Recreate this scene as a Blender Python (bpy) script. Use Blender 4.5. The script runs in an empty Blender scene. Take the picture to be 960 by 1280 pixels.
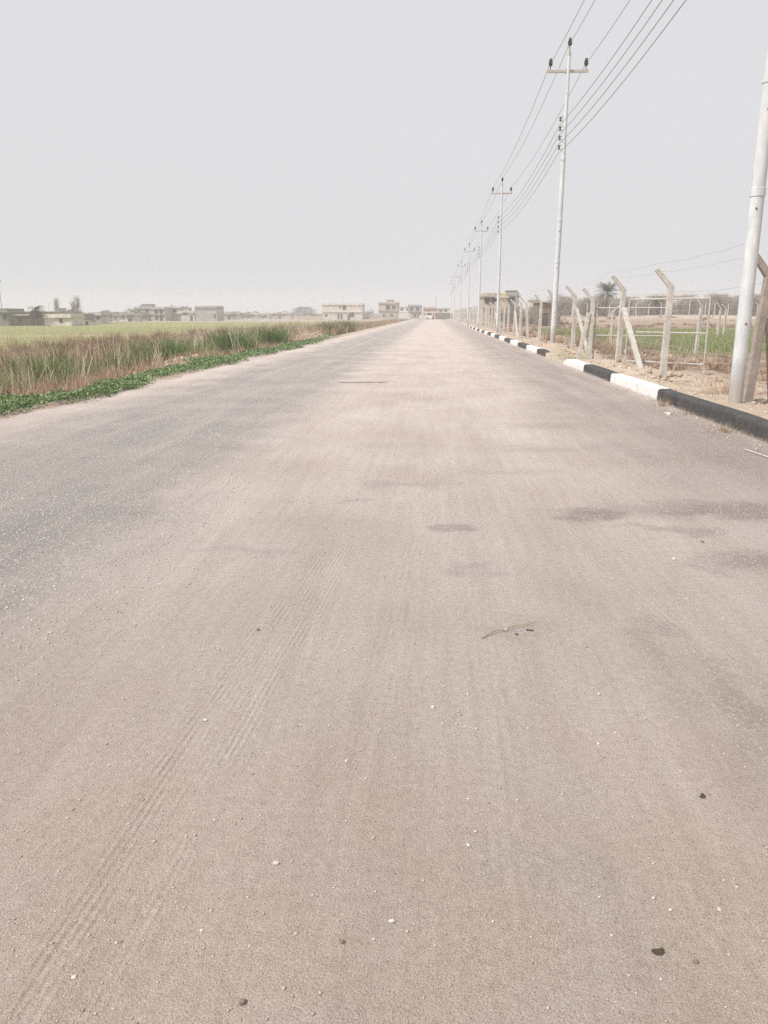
import bpy, bmesh, math, random
import numpy as np
from mathutils import Vector, Matrix, noise as mnoise

random.seed(7)
rng = np.random.default_rng(7)
PI = math.pi
R = math.radians
scene = bpy.context.scene
COL = scene.collection

# ------------------------------------------------------------------ camera numbers
EYE = 1.6
FPX = 961.0                       # focal length in photo pixels (960 x 1280)
VX, VY = 543.0, 393.0             # where the road vanishes in the photo
PITCH = math.atan((640 - VY) / FPX)
HYP = math.hypot(FPX, 640 - VY)
YAW = math.atan((VX - 480) / HYP)


def at(px, Y, z=0.0):
    """World point at distance Y along the road whose bearing is photo column px."""
    return Vector((math.tan(math.atan((px - 480) / HYP) - YAW) * Y, Y, z))


def zrow(px, py, Y):
    """World height seen near the horizon at photo column px, row py, distance Y."""
    fw = Y * math.cos(YAW) - at(px, Y).x * math.sin(YAW)
    return EYE + (VY - py) * fw / HYP * 1.033


# ------------------------------------------------------------------ object helpers
def tag(o, label=None, cat=None, group=None, kind=None):
    if label: o['label'] = label
    if cat: o['category'] = cat
    if group: o['group'] = group
    if kind: o['kind'] = kind
    return o


def empty(name, loc=(0, 0, 0), rz=0.0, label=None, cat=None, group=None):
    o = bpy.data.objects.new(name, None)
    o.empty_display_size = 0.2
    COL.objects.link(o)
    o.location = loc
    o.rotation_euler = (0, 0, rz)
    return tag(o, label, cat, group)


def copy_tree(o, parent=None):
    c = o.copy()
    COL.objects.link(c)
    c.parent = parent
    for ch in o.children:
        copy_tree(ch, c)
    return c


class MB:
    """Collects shapes and links them as ONE mesh object."""

    def __init__(s):
        s.v, s.f = [], []

    def add(s, vs, fs):
        n = len(s.v)
        s.v += [tuple(p) for p in vs]
        s.f += [tuple(i + n for i in f) for f in fs]
        return s

    def box(s, x0, x1, y0, y1, z0, z1):
        return s.add([(x0, y0, z0), (x1, y0, z0), (x1, y1, z0), (x0, y1, z0),
                      (x0, y0, z1), (x1, y0, z1), (x1, y1, z1), (x0, y1, z1)],
                     [(0, 3, 2, 1), (4, 5, 6, 7), (0, 1, 5, 4), (1, 2, 6, 5), (2, 3, 7, 6), (3, 0, 4, 7)])

    def bar(s, a, b, w, h=None, w2=None, h2=None):
        """square bar from a to b"""
        h = h or w
        w2 = w2 or w
        h2 = h2 or h
        a, b = Vector(a), Vector(b)
        d = (b - a).normalized()
        up = Vector((0, 0, 1)) if abs(d.z) < 0.9 else Vector((0, 1, 0))
        sx = d.cross(up).normalized()
        sy = sx.cross(d).normalized()
        vs = []
        for p, ww, hh in ((a, w, h), (b, w2, h2)):
            for i, j in ((-1, -1), (1, -1), (1, 1), (-1, 1)):
                vs.append(p + sx * ww / 2 * i + sy * hh / 2 * j)
        return s.add(vs, [(3, 2, 1, 0), (4, 5, 6, 7), (0, 1, 5, 4), (1, 2, 6, 5), (2, 3, 7, 6), (3, 0, 4, 7)])

    def tube(s, pts, rad, n=8, caps=True):
        pts = [Vector(p) for p in pts]
        if not hasattr(rad, '__len__'): rad = [rad] * len(pts)
        vs, fs = [], []
        for k, p in enumerate(pts):
            d = (pts[min(k + 1, len(pts) - 1)] - pts[max(k - 1, 0)]).normalized()
            up = Vector((0, 0, 1)) if abs(d.z) < 0.9 else Vector((0, 1, 0))
            sx = d.cross(up).normalized()
            sy = sx.cross(d).normalized()
            for i in range(n):
                t = 2 * PI * i / n
                vs.append(p + (sx * math.cos(t) + sy * math.sin(t)) * rad[k])
        for k in range(len(pts) - 1):
            for i in range(n):
                j = (i + 1) % n
                fs.append((k * n + i, k * n + j, (k + 1) * n + j, (k + 1) * n + i))
        if caps:
            fs.append(tuple(range(n - 1, -1, -1)))
            fs.append(tuple((len(pts) - 1) * n + i for i in range(n)))
        return s.add(vs, fs)

    def lathe(s, prof, c=(0, 0, 0), n=12):
        """prof: list of (radius, z)"""
        c = Vector(c)
        return s.tube([c + Vector((0, 0, z + 1e-6 * k)) for k, (r, z) in enumerate(prof)],
                      [max(r, 1e-4) for r, z in prof], n)

    def build(s, name, mat, parent=None, smooth=False, bevel=0.0, loc=None):
        me = bpy.data.meshes.new(name)
        me.from_pydata(s.v, [], s.f)
        me.update()
        if smooth:
            me.polygons.foreach_set('use_smooth', [True] * len(me.polygons))
        o = bpy.data.objects.new(name, me)
        COL.objects.link(o)
        if mat: me.materials.append(mat)
        if bevel:
            bm = bmesh.new(); bm.from_mesh(me)
            bmesh.ops.bevel(bm, geom=bm.edges[:], offset=bevel, segments=2, profile=0.6, affect='EDGES')
            bm.to_mesh(me); bm.free()
        bm = bmesh.new(); bm.from_mesh(me)
        bmesh.ops.recalc_face_normals(bm, faces=bm.faces[:])
        bm.to_mesh(me); bm.free()
        if smooth: me.set_sharp_from_angle(angle=R(38))
        o.parent = parent
        if loc is not None: o.location = loc
        return o


def np_mesh(name, verts, faces, mat, parent=None):
    """verts (n,3); faces (m,k) all same k"""
    me = bpy.data.meshes.new(name)
    m, k = faces.shape
    me.vertices.add(len(verts))
    me.vertices.foreach_set('co', np.asarray(verts, np.float32).ravel())
    me.loops.add(m * k)
    me.loops.foreach_set('vertex_index', faces.astype(np.int32).ravel())
    me.polygons.add(m)
    me.polygons.foreach_set('loop_start', np.arange(0, m * k, k, dtype=np.int32))
    me.update(calc_edges=True)
    me.validate()
    o = bpy.data.objects.new(name, me)
    COL.objects.link(o)
    if mat: me.materials.append(mat)
    o.parent = parent
    return o


# ------------------------------------------------------------------ noise on arrays
def vnoise(x, y, seed=0):
    """smooth value noise, vectorised, about -1..1"""
    x = np.asarray(x, float); y = np.asarray(y, float)
    xi = np.floor(x); yi = np.floor(y)
    fx = x - xi; fy = y - yi
    fx = fx * fx * (3 - 2 * fx); fy = fy * fy * (3 - 2 * fy)

    def h(a, b):
        n = np.sin(a * 127.1 + b * 311.7 + seed * 74.7) * 43758.5453
        return (n - np.floor(n)) * 2 - 1
    return ((h(xi, yi) * (1 - fx) + h(xi + 1, yi) * fx) * (1 - fy)
            + (h(xi, yi + 1) * (1 - fx) + h(xi + 1, yi + 1) * fx) * fy)


def fbm(x, y, seed=0, oct=4):
    t = 0; a = 1.0; s = 0
    for k in range(oct):
        t = t + a * vnoise(x * 2 ** k, y * 2 ** k, seed + k * 13); s += a; a *= 0.5
    return t / s


def sstep(a, b, x):
    t = np.clip((x - a) / (b - a), 0, 1)
    return t * t * (3 - 2 * t)


# ------------------------------------------------------------------ terrain
XL, XR = -6.8, 4.3      # road edges
KW = 0.26               # kerb width


def ground_z(x, y):
    x = np.asarray(x, float); y = np.asarray(y, float)
    # right side: raised sandy verge, then field a little lower, far bund
    gap = sstep(26.2, 27.2, y) * (1 - sstep(30.2, 31.2, y))
    edge = 0.165 - 0.15 * gap
    v = edge - 0.075 * sstep(4.7, 5.6, x)
    lump = fbm(x * 1.6, y * 1.6, 3) * 0.07 + fbm(x * 4.2, y * 4.2, 9) * 0.09
    v = v + lump * sstep(4.6, 5.3, x) + 0.02 * vnoise(x * 3, y * 3, 5)
    # soil heaps close to the fence
    v = v + 0.10 * np.exp(-((x - 5.15) ** 2 / 0.10 + (y - 20.3) ** 2 / 1.2))
    v = v + 0.16 * np.exp(-((x - 5.3) ** 2 / 0.4 + (y - 24.0) ** 2 / 1.0))
    v = v + 0.30 * np.exp(-((x - 5.2) ** 2 / 0.25 + (y - 33.8) ** 2 / 3.0))
    fld = -0.05 + fbm(x * .6, y * .6, 21) * 0.10 + fbm(x * 3.2, y * 3.2, 31, 3) * 0.11 * (1 - sstep(30, 36, y))
    t = sstep(6.6, 9.0, x)
    right = v * (1 - t) + fld * t
    bund = sstep(100, 165, y) * sstep(9, 20, x) * 0.95
    ridge = 0.55 * np.exp(-((y - 150 - 0.05 * x) / 5.0) ** 2) * sstep(12, 22, x)
    right = right + bund + ridge * (1 + 0.3 * vnoise(x * .15, y * .15, 8))
    # left side
    ll = -0.02 + 0.05 * fbm(x * 1.7, y * 1.1, 41)
    d = -x + XL
    prof = -0.16 * sstep(0.6, 2.2, d) - 0.30 * sstep(2.0, 5.0, d) + 0.22 * sstep(6, 10, d) - 0.30 * sstep(18, 25, d)
    left = ll + prof + fbm(x * .5, y * .5, 51) * 0.10 * sstep(1, 4, d) * (1 - 0.8 * sstep(16, 22, d))
    # a bare sand heap at the end of the reeds
    left = left + 0.55 * np.exp(-((x + 9.0) ** 2 / 1.6 + (y - 56) ** 2 / 14.0))
    left = left + 0.25 * np.exp(-((x + 8.6) ** 2 / 1.0 + (y - 27) ** 2 / 5.0))
    under = np.full_like(x, -0.10)
    z = np.where(x > XR + 0.03, right, np.where(x < XL - 0.25, left, under))
    # the verge laps over the ragged left edge of the road
    lap = sstep(XL + 0.75, XL - 0.2, x)
    edgew = fbm(x * 1.3, y * 0.9, 61) * 0.05
    z = np.where((x >= XL - 0.25) & (x <= XL + 0.8), -0.07 + lap * 0.085 + edgew * lap, z)
    # far away everything is level
    far = sstep(430, 700, np.abs(y) + 0)
    return z * (1 - far) + far * np.where(x > 0, 0.3, -0.5)


def gz(x, y):
    return float(ground_z(np.array([x]), np.array([y]))[0])


# ------------------------------------------------------------------ node helpers
class NT:
    def __init__(s, name):
        s.m = bpy.data.materials.new(name)
        s.m.use_nodes = True
        s.t = s.m.node_tree
        s.t.nodes.clear()
        s.out = s.t.nodes.new('ShaderNodeOutputMaterial')
        s.geo = s.t.nodes.new('ShaderNodeNewGeometry')

    def n(s, typ, **kw):
        nd = s.t.nodes.new(typ)
        for k, v in kw.items():
            setattr(nd, k, v)
        return nd

    def link(s, a, b):
        s.t.links.new(a, b)

    def setin(s, sock, val):
        if hasattr(val, 'is_output') or isinstance(val, bpy.types.NodeSocket):
            s.link(val, sock)
        else:
            sock.default_value = val

    def math(s, op, a, b=None, c=None, clamp=False):
        nd = s.n('ShaderNodeMath', operation=op)
        nd.use_clamp = clamp
        s.setin(nd.inputs[0], a)
        if b is not None: s.setin(nd.inputs[1], b)
        if c is not None: s.setin(nd.inputs[2], c)
        return nd.outputs[0]

    def step(s, x, a, b):
        nd = s.n('ShaderNodeMapRange', interpolation_type='SMOOTHSTEP')
        s.setin(nd.inputs['Value'], x)
        nd.inputs['From Min'].default_value = a
        nd.inputs['From Max'].default_value = b
        return nd.outputs[0]

    def remap(s, x, a, b, c, d):
        nd = s.n('ShaderNodeMapRange')
        s.setin(nd.inputs['Value'], x)
        for k, v in zip(('From Min', 'From Max', 'To Min', 'To Max'), (a, b, c, d)):
            nd.inputs[k].default_value = v
        return nd.outputs[0]

    def mix(s, f, a, b):
        nd = s.n('ShaderNodeMix', data_type='RGBA')
        s.setin(nd.inputs[0], f)
        for sock, val in ((nd.inputs[6], a), (nd.inputs[7], b)):
            if isinstance(val, (tuple, list)): val = (*val[:3], 1)
            s.setin(sock, val)
        return nd.outputs[2]

    def mul(s, col, f):
        nd = s.n('ShaderNodeMix', data_type='RGBA', blend_type='MULTIPLY')
        nd.inputs[0].default_value = 1
        if isinstance(col, (tuple, list)): col = (*col[:3], 1)
        s.setin(nd.inputs[6], col)
        s.setin(nd.inputs[7], f)
        return nd.outputs[2]

    def vscale(s, vec, sc):
        nd = s.n('ShaderNodeVectorMath', operation='MULTIPLY')
        s.setin(nd.inputs[0], vec)
        nd.inputs[1].default_value = sc
        return nd.outputs[0]

    def noise(s, vec, scale, detail=4, rough=0.55):
        nd = s.n('ShaderNodeTexNoise')
        s.setin(nd.inputs['Vector'], vec)
        nd.inputs['Scale'].default_value = scale
        nd.inputs['Detail'].default_value = detail
        nd.inputs['Roughness'].default_value = rough
        return nd.outputs['Fac']

    def voro(s, vec, scale, feature='F1', rnd=1.0):
        nd = s.n('ShaderNodeTexVoronoi', feature=feature)
        s.setin(nd.inputs['Vector'], vec)
        nd.inputs['Scale'].default_value = scale
        nd.inputs['Randomness'].default_value = rnd
        return nd

    def bump(s, h, dist, strength=1.0):
        nd = s.n('ShaderNodeBump')
        s.setin(nd.inputs['Height'], h)
        nd.inputs['Distance'].default_value = dist
        nd.inputs['Strength'].default_value = strength
        return nd.outputs[0]

    def bsdf(s, col, rough=0.8, normal=None, metallic=0.0, spec=0.3, transl=0.0):
        b = s.n('ShaderNodeBsdfPrincipled')
        if isinstance(col, (tuple, list)): col = (*col[:3], 1)
        s.setin(b.inputs['Base Color'], col)
        s.setin(b.inputs['Roughness'], rough)
        b.inputs['Metallic'].default_value = metallic
        b.inputs['Specular IOR Level'].default_value = spec
        if normal is not None: s.link(normal, b.inputs['Normal'])
        if transl:
            t = s.n('ShaderNodeBsdfTranslucent')
            s.setin(t.inputs['Color'], col)
            mx = s.n('ShaderNodeMixShader')
            mx.inputs[0].default_value = transl
            s.link(b.outputs[0], mx.inputs[1]); s.link(t.outputs[0], mx.inputs[2])
            s.link(mx.outputs[0], s.out.inputs['Surface'])
        else:
            s.link(b.outputs[0], s.out.inputs['Surface'])
        return s.m


def simple(name, col, rough=0.8, var=0.25, scale=3.0, bump=0.0, bscale=40, metallic=0.0, spec=0.3, obj=True, dark=None):
    """a plain material with procedural mottling"""
    t = NT(name)
    if obj:
        vec = t.n('ShaderNodeTexCoord').outputs['Object']
    else:
        vec = t.geo.outputs['Position']
    n1 = t.noise(vec, scale, 5, 0.6)
    f = t.remap(n1, 0.3, 0.7, 0, 1)
    dk = dark or tuple(c * (1 - var) for c in col)
    lt = tuple(min(1, c * (1 + var * 0.6)) for c in col)
    c = t.mix(f, dk, lt)
    nrm = None
    if bump:
        nrm = t.bump(t.noise(vec, bscale, 4), bump)
    return t.bsdf(c, rough, nrm, metallic, spec)


def island_mat(name, cols, rough=0.7, transl=0.25, spec=0.2):
    """foliage: every blade or leaf takes its own tone"""
    t = NT(name)
    ramp = t.n('ShaderNodeValToRGB')
    ramp.color_ramp.interpolation = 'LINEAR'
    els = ramp.color_ramp.elements
    while len(els) < len(cols): els.new(0.5)
    for k, c in enumerate(cols):
        els[k].position = k / (len(cols) - 1)
        els[k].color = (*c, 1)
    t.link(t.geo.outputs['Random Per Island'], ramp.inputs[0])
    return t.bsdf(ramp.outputs[0], rough, None, 0, spec, transl)


# ------------------------------------------------------------------ materials
def road_material():
    t = NT('dusty asphalt')
    P = t.geo.outputs['Position']
    sp = t.n('ShaderNodeSeparateXYZ'); t.link(P, sp.inputs[0])
    X, Y = sp.outputs[0], sp.outputs[1]
    nb = t.noise(P, 0.9, 4)                                  # broad, for ragged limits
    wob = t.math('MULTIPLY', t.math('SUBTRACT', nb, 0.5), 1.9)
    fine = t.noise(P, 9, 5, 0.65)
    wob2 = t.math('MULTIPLY', t.math('SUBTRACT', fine, 0.5), 0.55)
    Xw = t.math('ADD', t.math('ADD', X, wob), wob2)
    streak = t.noise(t.vscale(P, (2.6, 0.16, 1)), 1.0, 5, 0.6)   # drawn out along the road by wheels
    streak2 = t.noise(t.vscale(P, (14, 0.5, 1)), 1.0, 4, 0.6)
    cross = t.noise(t.vscale(P, (0.6, .6, 1)), 1.0, 4, 0.6)
    # bare asphalt of the left lane
    left = t.math('MULTIPLY', t.step(Xw, -6.3, -5.0), t.step(Xw, -1.7, -2.9))
    lm = t.math('MULTIPLY', left, t.remap(streak, 0.32, 0.62, 0.62, 1.1))
    lm = t.math('MULTIPLY', lm, t.remap(cross, 0.3, 0.65, 0.62, 1.12))
    # bare asphalt by the right kerb
    right = t.math('MULTIPLY', t.step(Xw, 1.1, 3.0), t.remap(t.step(X, 4.28, 3.9), 0, 1, .5, 1))
    rm = t.math('MULTIPLY', right, t.remap(streak, 0.35, 0.6, 0.62, 0.95))
    rm = t.math('MULTIPLY', rm, t.remap(cross, 0.35, 0.62, 0.8, 1.05))
    rm = t.math('MULTIPLY', rm, t.remap(t.step(Y, 5.0, 9.0), 0, 1, .18, 1))
    mask = t.math('MAXIMUM', lm, rm)
    # separate bare patches where wheels and wind have swept the sand away
    vec_w = t.n('ShaderNodeVectorMath', operation='ADD')
    nc = t.n('ShaderNodeTexNoise'); t.link(P, nc.inputs['Vector'])
    nc.inputs['Scale'].default_value = 3.0; nc.inputs['Detail'].default_value = 5
    sub = t.n('ShaderNodeVectorMath', operation='SUBTRACT'); t.link(nc.outputs['Color'], sub.inputs[0]); sub.inputs[1].default_value = (.5, .5, .5)
    sc = t.vscale(sub.outputs[0], (0.95, 0.70, 0))
    t.link(P, vec_w.inputs[0]); t.link(sc, vec_w.inputs[1])
    patches = [(1.35, 6.25, .30, .20, .75), (2.6, 6.45, .95, .32, .85), (3.7, 6.6, .9, .4, .8), (1.9, 5.85, .32, .10, .45),
               (2.35, 5.0, .55, .22, .6), (3.0, 4.9, .6, .35, .6), (1.32, 3.05, .14, .42, .45), (1.12, 3.75, .10, .3, .4), (0.33, 1.92, .20, .14, .20),
               (0.42, 1.66, .16, .12, .10), (0.17, 5.72, .15, .10, .75), (-0.30, 7.3, .42, .16, .5), (-0.63, 6.6, .14, .10, .45),
               (0.25, 4.75, .12, .08, .45), (0.45, 3.75, .22, .16, .28), (1.6, 9.4, .9, .22, .45), (2.2, 11.5, .8, .5, .55), (-0.5, 9.6, .6, .2, .22),
               (-1.25, 5.1, .45, .10, .42), (-.9, 5.9, .4, .2, .2), (3.1, 8.3, .7, .3, .35), (0.9, 8.0, .5, .12, .25)]
    for cx, cy, rx, ry, st in patches:
        st = min(1, st * (1.35 if cx > 1.2 and 4.5 < cy < 7 else .95))
        s1 = t.n('ShaderNodeVectorMath', operation='SUBTRACT'); t.link(vec_w.outputs[0], s1.inputs[0]); s1.inputs[1].default_value = (cx, cy, 0)
        s2 = t.vscale(s1.outputs[0], (1 / rx, 1 / ry, 0))
        ln = t.n('ShaderNodeVectorMath', operation='LENGTH'); t.link(s2, ln.inputs[0])
        e = t.math('MULTIPLY', t.step(ln.outputs['Value'], 1.75, 0.25), st)
        mask = t.math('MAXIMUM', mask, e)
    grit = t.noise(P, 60, 3, 0.7)
    # sand sits between the stones, so the limit of the sand is grainy
    mask = t.math('MULTIPLY', mask, t.remap(grit, 0.32, 0.62, 0.55, 1.12), clamp=True)
    # --- sand
    big = t.noise(P, 0.55, 3)
    sand = t.mix(t.remap(big, 0.35, 0.65, 0, 1), (0.575, 0.494, 0.452), (0.640, 0.566, 0.528))
    warm = t.math('MULTIPLY', t.step(Y, 4.2, 1.3), t.remap(t.noise(P, 1.6, 4), .3, .65, .35, 1))  # near sand: warmer dust, plus some lens vignetting put into the colour
    sand = t.mix(warm, sand, (0.575, 0.475, 0.405))
    vs = t.voro(P, 170)
    sgr = t.noise(P, 190, 3, 0.8)
    sand = t.mul(sand, t.mix(t.remap(sgr, 0.34, 0.66, 0, 1), (.70, .685, .67), (1.20, 1.20, 1.19)))
    sand = t.mul(sand, t.mix(t.remap(streak2, 0.35, 0.65, 0, 1), (.955, .945, .94), (1.035, 1.035, 1.035)))
    cs = t.n('ShaderNodeSeparateColor'); t.link(vs.outputs['Color'], cs.inputs[0])
    spk = t.step(vs.outputs['Distance'], .55, .25)
    sand = t.mix(t.math('MULTIPLY', t.math('MULTIPLY', spk, t.step(cs.outputs[0], .80, .88)), .55), sand, (.22, .175, .145))
    sand = t.mix(t.math('MULTIPLY', t.math('MULTIPLY', spk, t.step(cs.outputs[1], .84, .90)), .55), sand, (.72, .66, .61))
    dr1 = t.noise(t.vscale(P, (1.0, .22, 1)), 1.3, 6, .68)
    sand = t.mul(sand, t.mix(t.remap(dr1, 0.35, 0.65, 0, 1), (.90, .885, .875), (1.05, 1.05, 1.055)))
    mot = t.noise(P, 26, 4, 0.7)
    sand = t.mul(sand, t.mix(t.remap(mot, 0.35, 0.65, 0, 1), (.91, .90, .89), (1.05, 1.05, 1.05)))
    # --- asphalt with worn pale aggregate
    va = t.voro(P, 62)
    cellr = t.n('ShaderNodeSeparateColor'); t.link(va.outputs['Color'], cellr.inputs[0])
    stone = t.math('MULTIPLY', t.step(va.outputs['Distance'], 0.50, 0.36), t.step(cellr.outputs[0], 0.44, 0.58))
    vb = t.voro(P, 34)
    cellb = t.n('ShaderNodeSeparateColor'); t.link(vb.outputs['Color'], cellb.inputs[0])
    stoneb = t.math('MULTIPLY', t.step(vb.outputs['Distance'], 0.42, 0.30), t.step(cellb.outputs[0], 0.72, 0.80))
    stone = t.math('MAXIMUM', stone, stoneb)
    tone = t.mix(cellr.outputs[1], (0.46, 0.42, 0.39), (0.82, 0.79, 0.76))
    binder = t.mix(t.remap(grit, .3, .7, 0, 1), (0.170, 0.156, 0.148), (0.44, 0.41, 0.39))
    asph = t.mix(stone, binder, tone)
    asph = t.mul(asph, t.mix(t.step(X, -.5, 1.0), (1.0, .99, .975), (.95, .86, .82)))     # browner, finer surface on the right
    col = t.mix(mask, sand, asph)
    # loose pale grit over everything
    vg = t.voro(P, 46)
    cg = t.n('ShaderNodeSeparateColor'); t.link(vg.outputs['Color'], cg.inputs[0])
    gr = t.math('MULTIPLY', t.step(vg.outputs['Distance'], 0.20, 0.12), t.step(cg.outputs[0], 0.945, 0.965))
    col = t.mix(t.math('MULTIPLY', gr, 0.6), col, (0.70, 0.65, 0.61))
    gd = t.math('MULTIPLY', t.step(vg.outputs['Distance'], 0.16, 0.10), t.step(cg.outputs[1], 0.93, 0.95))
    col = t.mix(t.math('MULTIPLY', gd, 0.7), col, (0.20, 0.155, 0.125))
    # an old saw cut across the left lane, filled with tar
    cut = t.math('MULTIPLY', t.step(t.math('ABSOLUTE', t.math('SUBTRACT', t.math('ADD', Y, t.math('MULTIPLY', wob2, .12)), t.math('MULTIPLY_ADD', X, 0.06, 18.93)))  , 0.16, 0.06),
                 t.math('MULTIPLY', t.step(X, -2.35, -2.2), t.step(X, -1.05, -1.25)))
    col = t.mix(t.math('MULTIPLY', cut, 1.0), col, (0.16, 0.115, 0.10))
    # --- tyre tracks pressed in the sand
    tr_h = None

    def track(x0, slope, y0, width, ya, yb, period, lug, curv=0.0):
        u = t.math('SUBTRACT', X, t.math('MULTIPLY_ADD', Y, slope, x0 - slope * y0))
        if curv:
            dy = t.math('SUBTRACT', Y, y0)
            u = t.math('SUBTRACT', u, t.math('MULTIPLY', t.math('MULTIPLY', dy, dy), curv))
        u = t.math('ADD', u, t.math('MULTIPLY', t.math('SUBTRACT', t.noise(P, .8, 2), .5), 0.025))
        band = t.step(t.math('ABSOLUTE', u), width * .62, width * .42)
        band = t.math('MULTIPLY', band, t.math('MULTIPLY', t.step(Y, ya, ya + .5), t.step(Y, yb, yb - 1.5)))
        br = t.noise(t.vscale(P, (9, 2.6, 1)), 1.0, 5, .7)
        band = t.math('MULTIPLY', band, t.remap(br, .44, .64, .0, 1.0), clamp=True)
        rib = t.math('SINE', t.math('MULTIPLY', u, 2 * PI / period))
        lugs = t.math('SINE', t.math('MULTIPLY_ADD', Y, 2 * PI / lug, t.math('MULTIPLY', u, 60)))
        h = t.math('MULTIPLY', t.math('ADD', rib, t.math('MULTIPLY', lugs, .28)), band)
        return h
    for a in ((-0.90, .066, 1.5, .30, .9, 6.6, .027, .038), (-1.60, .03, 3.0, .20, 1.6, 5.5, .05, .07),
              (0.74, -.045, 2.0, .05, 1.2, 3.6, .05, .05), (1.02, .02, 2.0, .05, 1.0, 2.2, .05, .06), (-0.2, .05, 3.0, .22, 2.2, 9.0, .04, .06), (-1.25, .25, 1.5, .17, .9, 5.0, .034, .05, -.03), (0.98, -.09, 3.1, .05, 2.3, 3.4, .06, .5, .12), (1.5, -.22, 3.0, .18, 2.0, 8.0, .045, .06, .02), (0.25, .01, 2.0, .16, 1.0, 5.5, .045, .05)):
        hh = track(*a)
        amp = 0.85 if a[0] == -0.90 else 0.45
        hh = t.math('MULTIPLY', hh, amp)
        tr_h = hh if tr_h is None else t.math('ADD', tr_h, hh)
    # track ribs coloured lighter, the grooves between them darker
    col = t.mul(col, t.mix(t.remap(tr_h, -1.2, 1.2, 0, 1), (.93, .92, .91), (1.05, 1.05, 1.05)))
    # --- relief
    h = t.math('MULTIPLY', t.math('SUBTRACT', t.noise(P, 170, 3, 0.8), .5), 1.5)
    h = t.math('ADD', h, t.math('MULTIPLY', t.noise(P, 48, 5, .75), 1.15))
    h = t.math('ADD', h, t.math('MULTIPLY', t.step(t.voro(P, 105).outputs['Distance'], .6, .1), t.remap(t.noise(P, 7, 4, .7), .4, .7, .0, .35)))
    h = t.math('ADD', h, t.math('MULTIPLY', t.noise(t.vscale(P, (22, 3.5, 1)), 1.0, 3, .6), 0.5))
    h = t.math('ADD', h, t.math('MULTIPLY', t.math('MULTIPLY', stone, mask), 0.9))
    h = t.math('ADD', h, t.math('MULTIPLY', gr, 1.0))
    h = t.math('ADD', h, t.math('MULTIPLY', tr_h, 0.50))
    nrm = t.bump(h, 0.008, 1.0)
    return t.bsdf(col, 0.88, nrm, 0, 0.25)


def ground_material():
    t = NT('soil and sand')
    P = t.geo.outputs['Position']
    at_ = t.n('ShaderNodeAttribute', attribute_name='soil')
    col = at_.outputs['Color']
    n1 = t.noise(P, 1.8, 6, 0.65)
    col = t.mul(col, t.mix(t.remap(n1, 0.3, 0.7, 0, 1), (.80, .78, .76), (1.14, 1.13, 1.12)))
    n2 = t.noise(P, 30, 4, 0.75)
    col = t.mul(col, t.mix(t.remap(n2, 0.3, 0.7, 0, 1), (.82, .81, .80), (1.12, 1.12, 1.12)))
    v = t.voro(P, 22)
    c = t.n('ShaderNodeSeparateColor'); t.link(v.outputs['Color'], c.inputs[0])
    st = t.math('MULTIPLY', t.step(v.outputs['Distance'], .34, .22), t.step(c.outputs[0], .86, .9))
    col = t.mix(t.math('MULTIPLY', st, .5), col, (.66, .58, .50))
    h = t.math('ADD', t.noise(P, 16, 5, .7), t.math('MULTIPLY', st, .25))
    return t.bsdf(col, 0.95, t.bump(h, 0.05, .9), 0, .15)


M = {}
M['road'] = road_material()
M['ground'] = ground_material()
def kerb_material(name, col, dusty, wear):
    t = NT(name)
    P = t.geo.outputs['Position']
    sp = t.n('ShaderNodeSeparateXYZ'); t.link(P, sp.inputs[0])
    n1 = t.noise(P, 5, 5, .65)
    c = t.mix(t.remap(n1, .35, .68, 0, .8), col, dusty)
    chips = t.math('MULTIPLY', t.step(t.noise(P, 22, 5, .7), .585, .66), t.step(t.noise(P, 2.3, 3), .45, .62))
    c = t.mix(t.math('MULTIPLY', chips, .85), c, wear)
    zz = t.math('ADD', sp.outputs[2], t.math('MULTIPLY', t.math('SUBTRACT', t.noise(P, 8, 4, .7), .5), .16))
    c = t.mix(t.math('MULTIPLY', t.step(zz, .055, .0), .45), c, (.42, .35, .31))      # dust thrown up along the foot
    jt = t.math('ABSOLUTE', t.math('SUBTRACT', t.math('FRACT', t.math('ADD', sp.outputs[1], .8)), .5))
    joint = t.step(jt, .014, .004)
    c = t.mix(t.math('MULTIPLY', joint, .55), c, wear)
    h = t.math('SUBTRACT', t.noise(P, 40, 4, .65), t.math('MULTIPLY', joint, 1.5))
    return t.bsdf(c, .75, t.bump(h, .012), 0, .25)


M['kerb_white'] = kerb_material('white kerb paint', (.82, .81, .79), (.70, .67, .63), (.45, .41, .37))
M['kerb_black'] = kerb_material('black kerb paint', (.050, .049, .051), (.105, .098, .092), (.27, .245, .22))
M['concrete'] = simple('rough concrete', (0.57, 0.535, 0.49), .9, .26, 9, .010, 60, dark=(.42, .385, .345))
M['concrete_brown'] = simple('stained concrete', (0.37, 0.315, 0.275), .9, .26, 9, .010, 60)
M['wire'] = simple('dull wire', (0.23, 0.22, 0.22), .5, .1)
M['barbed'] = simple('fence wire', (0.40, 0.39, 0.38), .5, .15)
M['porcelain'] = simple('brown porcelain', (0.030, 0.020, 0.022), .25, .2, 10, spec=.6)
M['spool'] = simple('grey spool porcelain', (0.11, 0.10, 0.10), .4, .2, 10)
M['steel_arm'] = simple('galvanised crossarm', (0.50, 0.46, 0.41), .6, .22, 14)
M['pipe'] = simple('weathered gate pipe', (0.50, 0.47, 0.43), .6, .25, 12)
M['twig'] = simple('dry twig', (0.38, 0.29, 0.19), .85, .3, 40)
M['straw'] = simple('straw', (0.47, 0.38, 0.22), .85, .3, 40)
M['pebble'] = simple('pale pebble', (0.60, 0.545, 0.495), .8, .2, 30)
M['pebble_dark'] = simple('dark pebble', (0.24, 0.185, 0.15), .85, .3, 60)
M['clod'] = simple('dark dry clod', (0.085, 0.065, 0.042), .9, .5, 90, .004, 120)


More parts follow.
